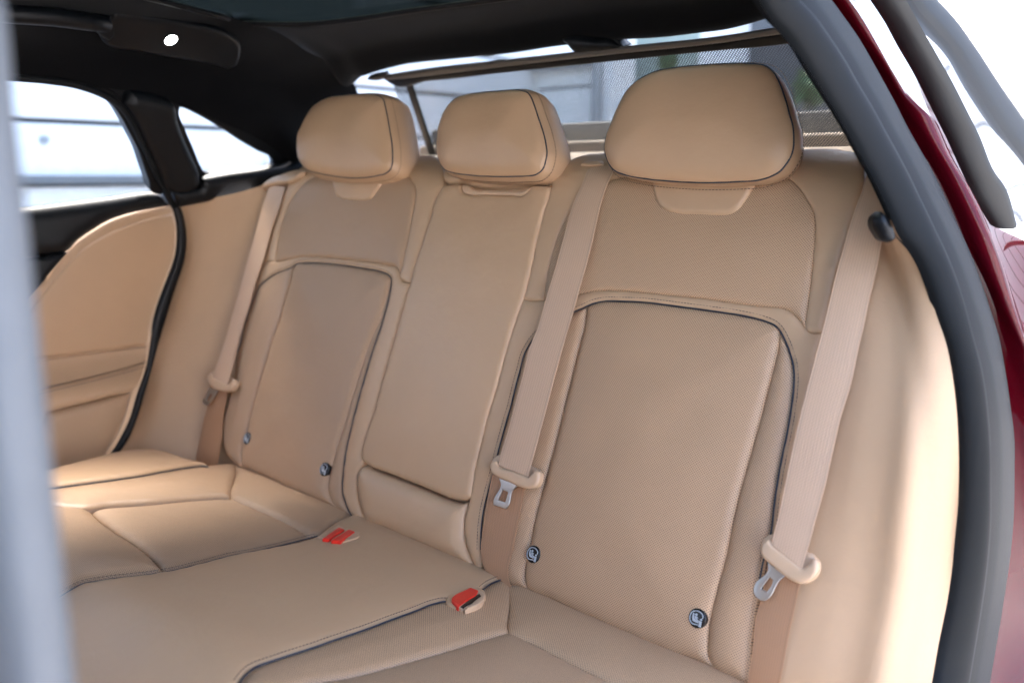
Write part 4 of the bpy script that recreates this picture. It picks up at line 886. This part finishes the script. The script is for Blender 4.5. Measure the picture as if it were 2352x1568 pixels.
# near centre pillar, far out of focus at the left edge
pe = [(-10,-60),(5,0),(30,240),(58,490),(84,740),(110,990),(137,1240),(172,1568),(180,1640)]
pr = [[PD(p, 0.33) for p in pe], [PD((p[0]-6, p[1]), 0.315) for p in pe], [PD((p[0]-60, p[1]), 0.305) for p in pe], [PD((p[0]-330, p[1]), 0.31) for p in pe]]
pr = [[PD((p[0]-10, p[1]), 0.36) for p in pe]] + pr
loft('pillar_trim', pr, M_PILLAR, car, nu=50, nv=24)
# floor, front seats out of view block the light from the front as in the car
box('car_floor', (-1.74, -1.2, CAM[2]-.86), (-.2, .75, CAM[2]-.84), M_SUEDE, car)

box('door_shell', (-1.80, -1.5, CAM[2]-.86), (-1.765, .62, CAM[2]-.10), M_DARK, car)
box('front_door', (-.19, -1.5, CAM[2]-.86), (-.14, -.16, CAM[2]-.10), M_PAINT, car, .01)
box('dashboard', (-1.76, -1.6, CAM[2]-.86), (-.2, -1.25, CAM[2]-.12), M_DARK, car, .03)
for x in (-1.32, -0.60):
    fsn = box('front_seat_back', (x-.25, -.16, CAM[2]-.62), (x+.25, .0, CAM[2]+.02), M_LEATHER, car, .06)
    box('front_headrest', (x-.13, -.17, CAM[2]+.03), (x+.13, -.06, CAM[2]+.20), M_LEATHER, car, .05)
box('roof_rail', (-.43, -1.2, CAM[2]+.262), (-.27, .82, CAM[2]+.31), M_PAINT, car, .015)
box('front_roof', (-1.66, -1.0, CAM[2]+.27), (-.31, -.6, CAM[2]+.30), M_SUEDE, car)
a_ = math.radians(65); dvec = np.array([math.sin(a_), -math.cos(a_), 0]); nvec = np.array([math.cos(a_), math.sin(a_), 0]); hg = np.array([-.13, -.18, 0])
def slab(name, u0, u1, z0, z1, n0, n1, mt):
    V = [hg+dvec*u+nvec*n_+np.array([0, 0, z]) for u in (u0, u1) for n_ in (n0, n1) for z in (CAM[2]+z0, CAM[2]+z1)]
    o = mesh_obj(name, V, [(0, 1, 3, 2), (4, 6, 7, 5), (0, 4, 5, 1), (2, 3, 7, 6), (0, 2, 6, 4), (1, 5, 7, 3)], mt, car, [(v[0]+v[1], v[2]) for v in V], smooth=False)
slab('open_door', 0.0, 0.98, -.80, -.06, -.08, .06, M_PAINT); slab('open_door_trim', 0.02, .96, -.75, -.08, .061, .075, M_DARK)
slab('open_door_frame', 0.0, 0.08, -.06, .24, -.03, .03, M_RUBBER); slab('open_door_frame', 0.0, .86, .24, .29, -.03, .03, M_RUBBER)
# ================================================================== surroundings
g = box('ground', (-40, -40, -0.02), (40, 40, 0.0), M_GROUND); g['kind'] = 'structure'
def siding(name, label, x=None, y=None, a0=0, a1=1, z0=0, z1=4, pitch=0.34, gap=0.028, mt=None, off=0.0):
    t = thing(name, label, 'wall', 'white siding walls around the car' if name == 'siding_wall' else None); mt = mt or M_SIDING
    z = z0
    me = None; k = 0
    while z < z1:
        hi = z+pitch-gap
        if x is not None: o = box('board', (x-.03, a0, z), (x, a1, hi), mt, t, 0.006) if x < 0 else box('board', (x, a0, z), (x+.03, a1, hi), mt, t, 0.006)
        else: o = box('board', (a0, y, z), (a1, y+.03, hi), mt, t, 0.006)
        z += pitch
    if x is not None: box('backing', (x-.09, a0, z0), (x-.031, a1, z1), M_JOINT, t) if x < 0 else box('backing', (x+.031, a0, z0), (x+.09, a1, z1), M_JOINT, t)
    else: box('backing', (a0, y+.031, z0), (a1, y+.09, z1), M_JOINT, t)
    return t
zl = PX((200,276), -5.0)[2]; zl2 = PX((200,412), -5.0)[2]
siding('siding_wall', 'white horizontal siding wall outside the far windows', x=-5.0, a0=-4, a1=7.2, z0=zl-0.34*5+0.34, z1=4.9)
for (p0, p1, nm, mt) in (((200,402),(200,424),'band_board', M_GREYW), ((200,424),(200,431),'rail', M_SIDING), ((200,434),(200,470),'plinth', M_SIDING)): pass
bl = tag(box('skirting_rail', (-4.99, -4, PX((200,423), -4.9)[2]), (-4.90, 7.2, PX((200,403), -4.9)[2]), M_RAILG, None, 0.01), 'grey horizontal rail along the foot of the white siding', 'wall rail')
bo = PX((100,321), -4.99)
tag(tube('wall_bolt', [bo+np.array([0, 0, 0]), bo+np.array([.02, 0, 0]), bo+np.array([.03, 0, 0])], np.array([.022, .022, .016]), M_GREYW, None, sides=14), 'small grey bolt head on the white siding', 'bolt')
# behind the car
YB = 6.0
xl = PY((1372,240), YB)[0]
siding('garage_door', 'pale panelled garage door behind the rear window mesh', y=YB, a0=-9, a1=xl, z0=PY((1250,333), YB)[2]-0.06, z1=PY((1250,150), YB)[2], pitch=0.55, gap=0.02, mt=plastic('white_garage_panel', (0.85, 0.86, 0.86), 0.6, 0.1))
tag(box('door_frame', (xl, YB-.1, 0), (PY((1388,240), YB)[0], YB+.1, 3), M_GREYW, None, 0.01), 'grey upright frame at the side of the garage door', 'door frame')
tag(box('door_lintel', (-9, YB-.12, PY((1250,165), YB)[2]), (xl, YB+.1, PY((1250,152), YB)[2]), M_GREYW, None, 0.01), 'grey lintel above the garage door', 'lintel')
tag(box('low_kerb_wall', (-9, YB-.6, 0), (xl+.5, YB-.3, PY((1250,308), YB-.6)[2]), M_DKWALL, None, 0.02), 'low dark wall in front of the garage door', 'low wall')
tag(box('white_column', (PY((1390,240), YB)[0], YB-.05, 0), (PY((1412,240), YB)[0], YB+.3, 4), M_SIDING, None, 0.01), 'narrow white column next to the garage door frame', 'column', 'white columns behind the car')
tag(box('pale_green_screen', (PY((1412,240), YB+1)[0], YB+1, 0), (PY((1600,240), YB+1)[0], YB+1.1, 4), plastic('pale_green_panel', (0.34, 0.41, 0.385), 0.5), None, 0.01), 'pale green panel between the white columns', 'panel')
tag(box('white_column', (PY((1600,240), YB+.5)[0], YB+.5, 0), (PY((1713,240), YB+.5)[0], YB+.8, 5), M_SIDING, None, 0.01), 'wide white column beside the dark wall', 'column', 'white columns behind the car')
tag(box('dark_wall', (PY((1713,240), YB+.3)[0], YB+.3, 0), (PY((2100,240), YB+.3)[0], YB+.5, 4.5), M_DKWALL, None, 0.01), 'dark grey wall seen through the mesh beside the near headrest', 'wall')
# shrub in front of the dark wall
def shrub(name, label, c, r, n, seed):
    rs = np.random.RandomState(seed); V = []; Fl = []
    for i in range(n):
        d = rs.normal(size=3); d /= np.linalg.norm(d); q = np.array(c)+d*np.array(r)*rs.uniform(.3, 1)**.5
        a = rs.normal(size=3); a /= np.linalg.norm(a); b = np.cross(a, d); b /= np.linalg.norm(b); s = rs.uniform(.03, .07); k = len(V)
        V += [q-a*s, q+b*s*.45, q+a*s, q-b*s*.45]; Fl.append((k, k+1, k+2, k+3))
    t = thing(name, label, 'shrub', 'shrubs behind the car'); mesh_obj('foliage', V, Fl, M_LEAF, t, np.zeros((len(V), 2)))
    tube('stem', [np.array([c[0], c[1], 0]), np.array([c[0]+.03, c[1], c[2]*.6]), np.array(c)], np.array([.03, .025, .015]), M_DKWALL, t)
c = PY((1862,205), YB-.2); shrub('shrub', 'green shrub in front of the dark wall behind the rear window', c, (.10, .12, .14), 140, 3)
c = PY((1535,140), YB+.4); shrub('shrub', 'green shrub between the white columns behind the rear window', c, (.08, .10, .12), 90, 4)
# wall at the right beyond the body side
siding('siding_wall', 'white siding wall beyond the silver roof rail', y=8.0, a0=-1.2, a1=14, z0=0.1, z1=5.4, pitch=0.42)

siding('siding_wall', 'unseen white siding wall added on the open door side to bounce light in', x=6.5, a0=-9, a1=9, z0=0.1, z1=3.2, pitch=0.45)  # out of view, added to even out the daylight entering the door
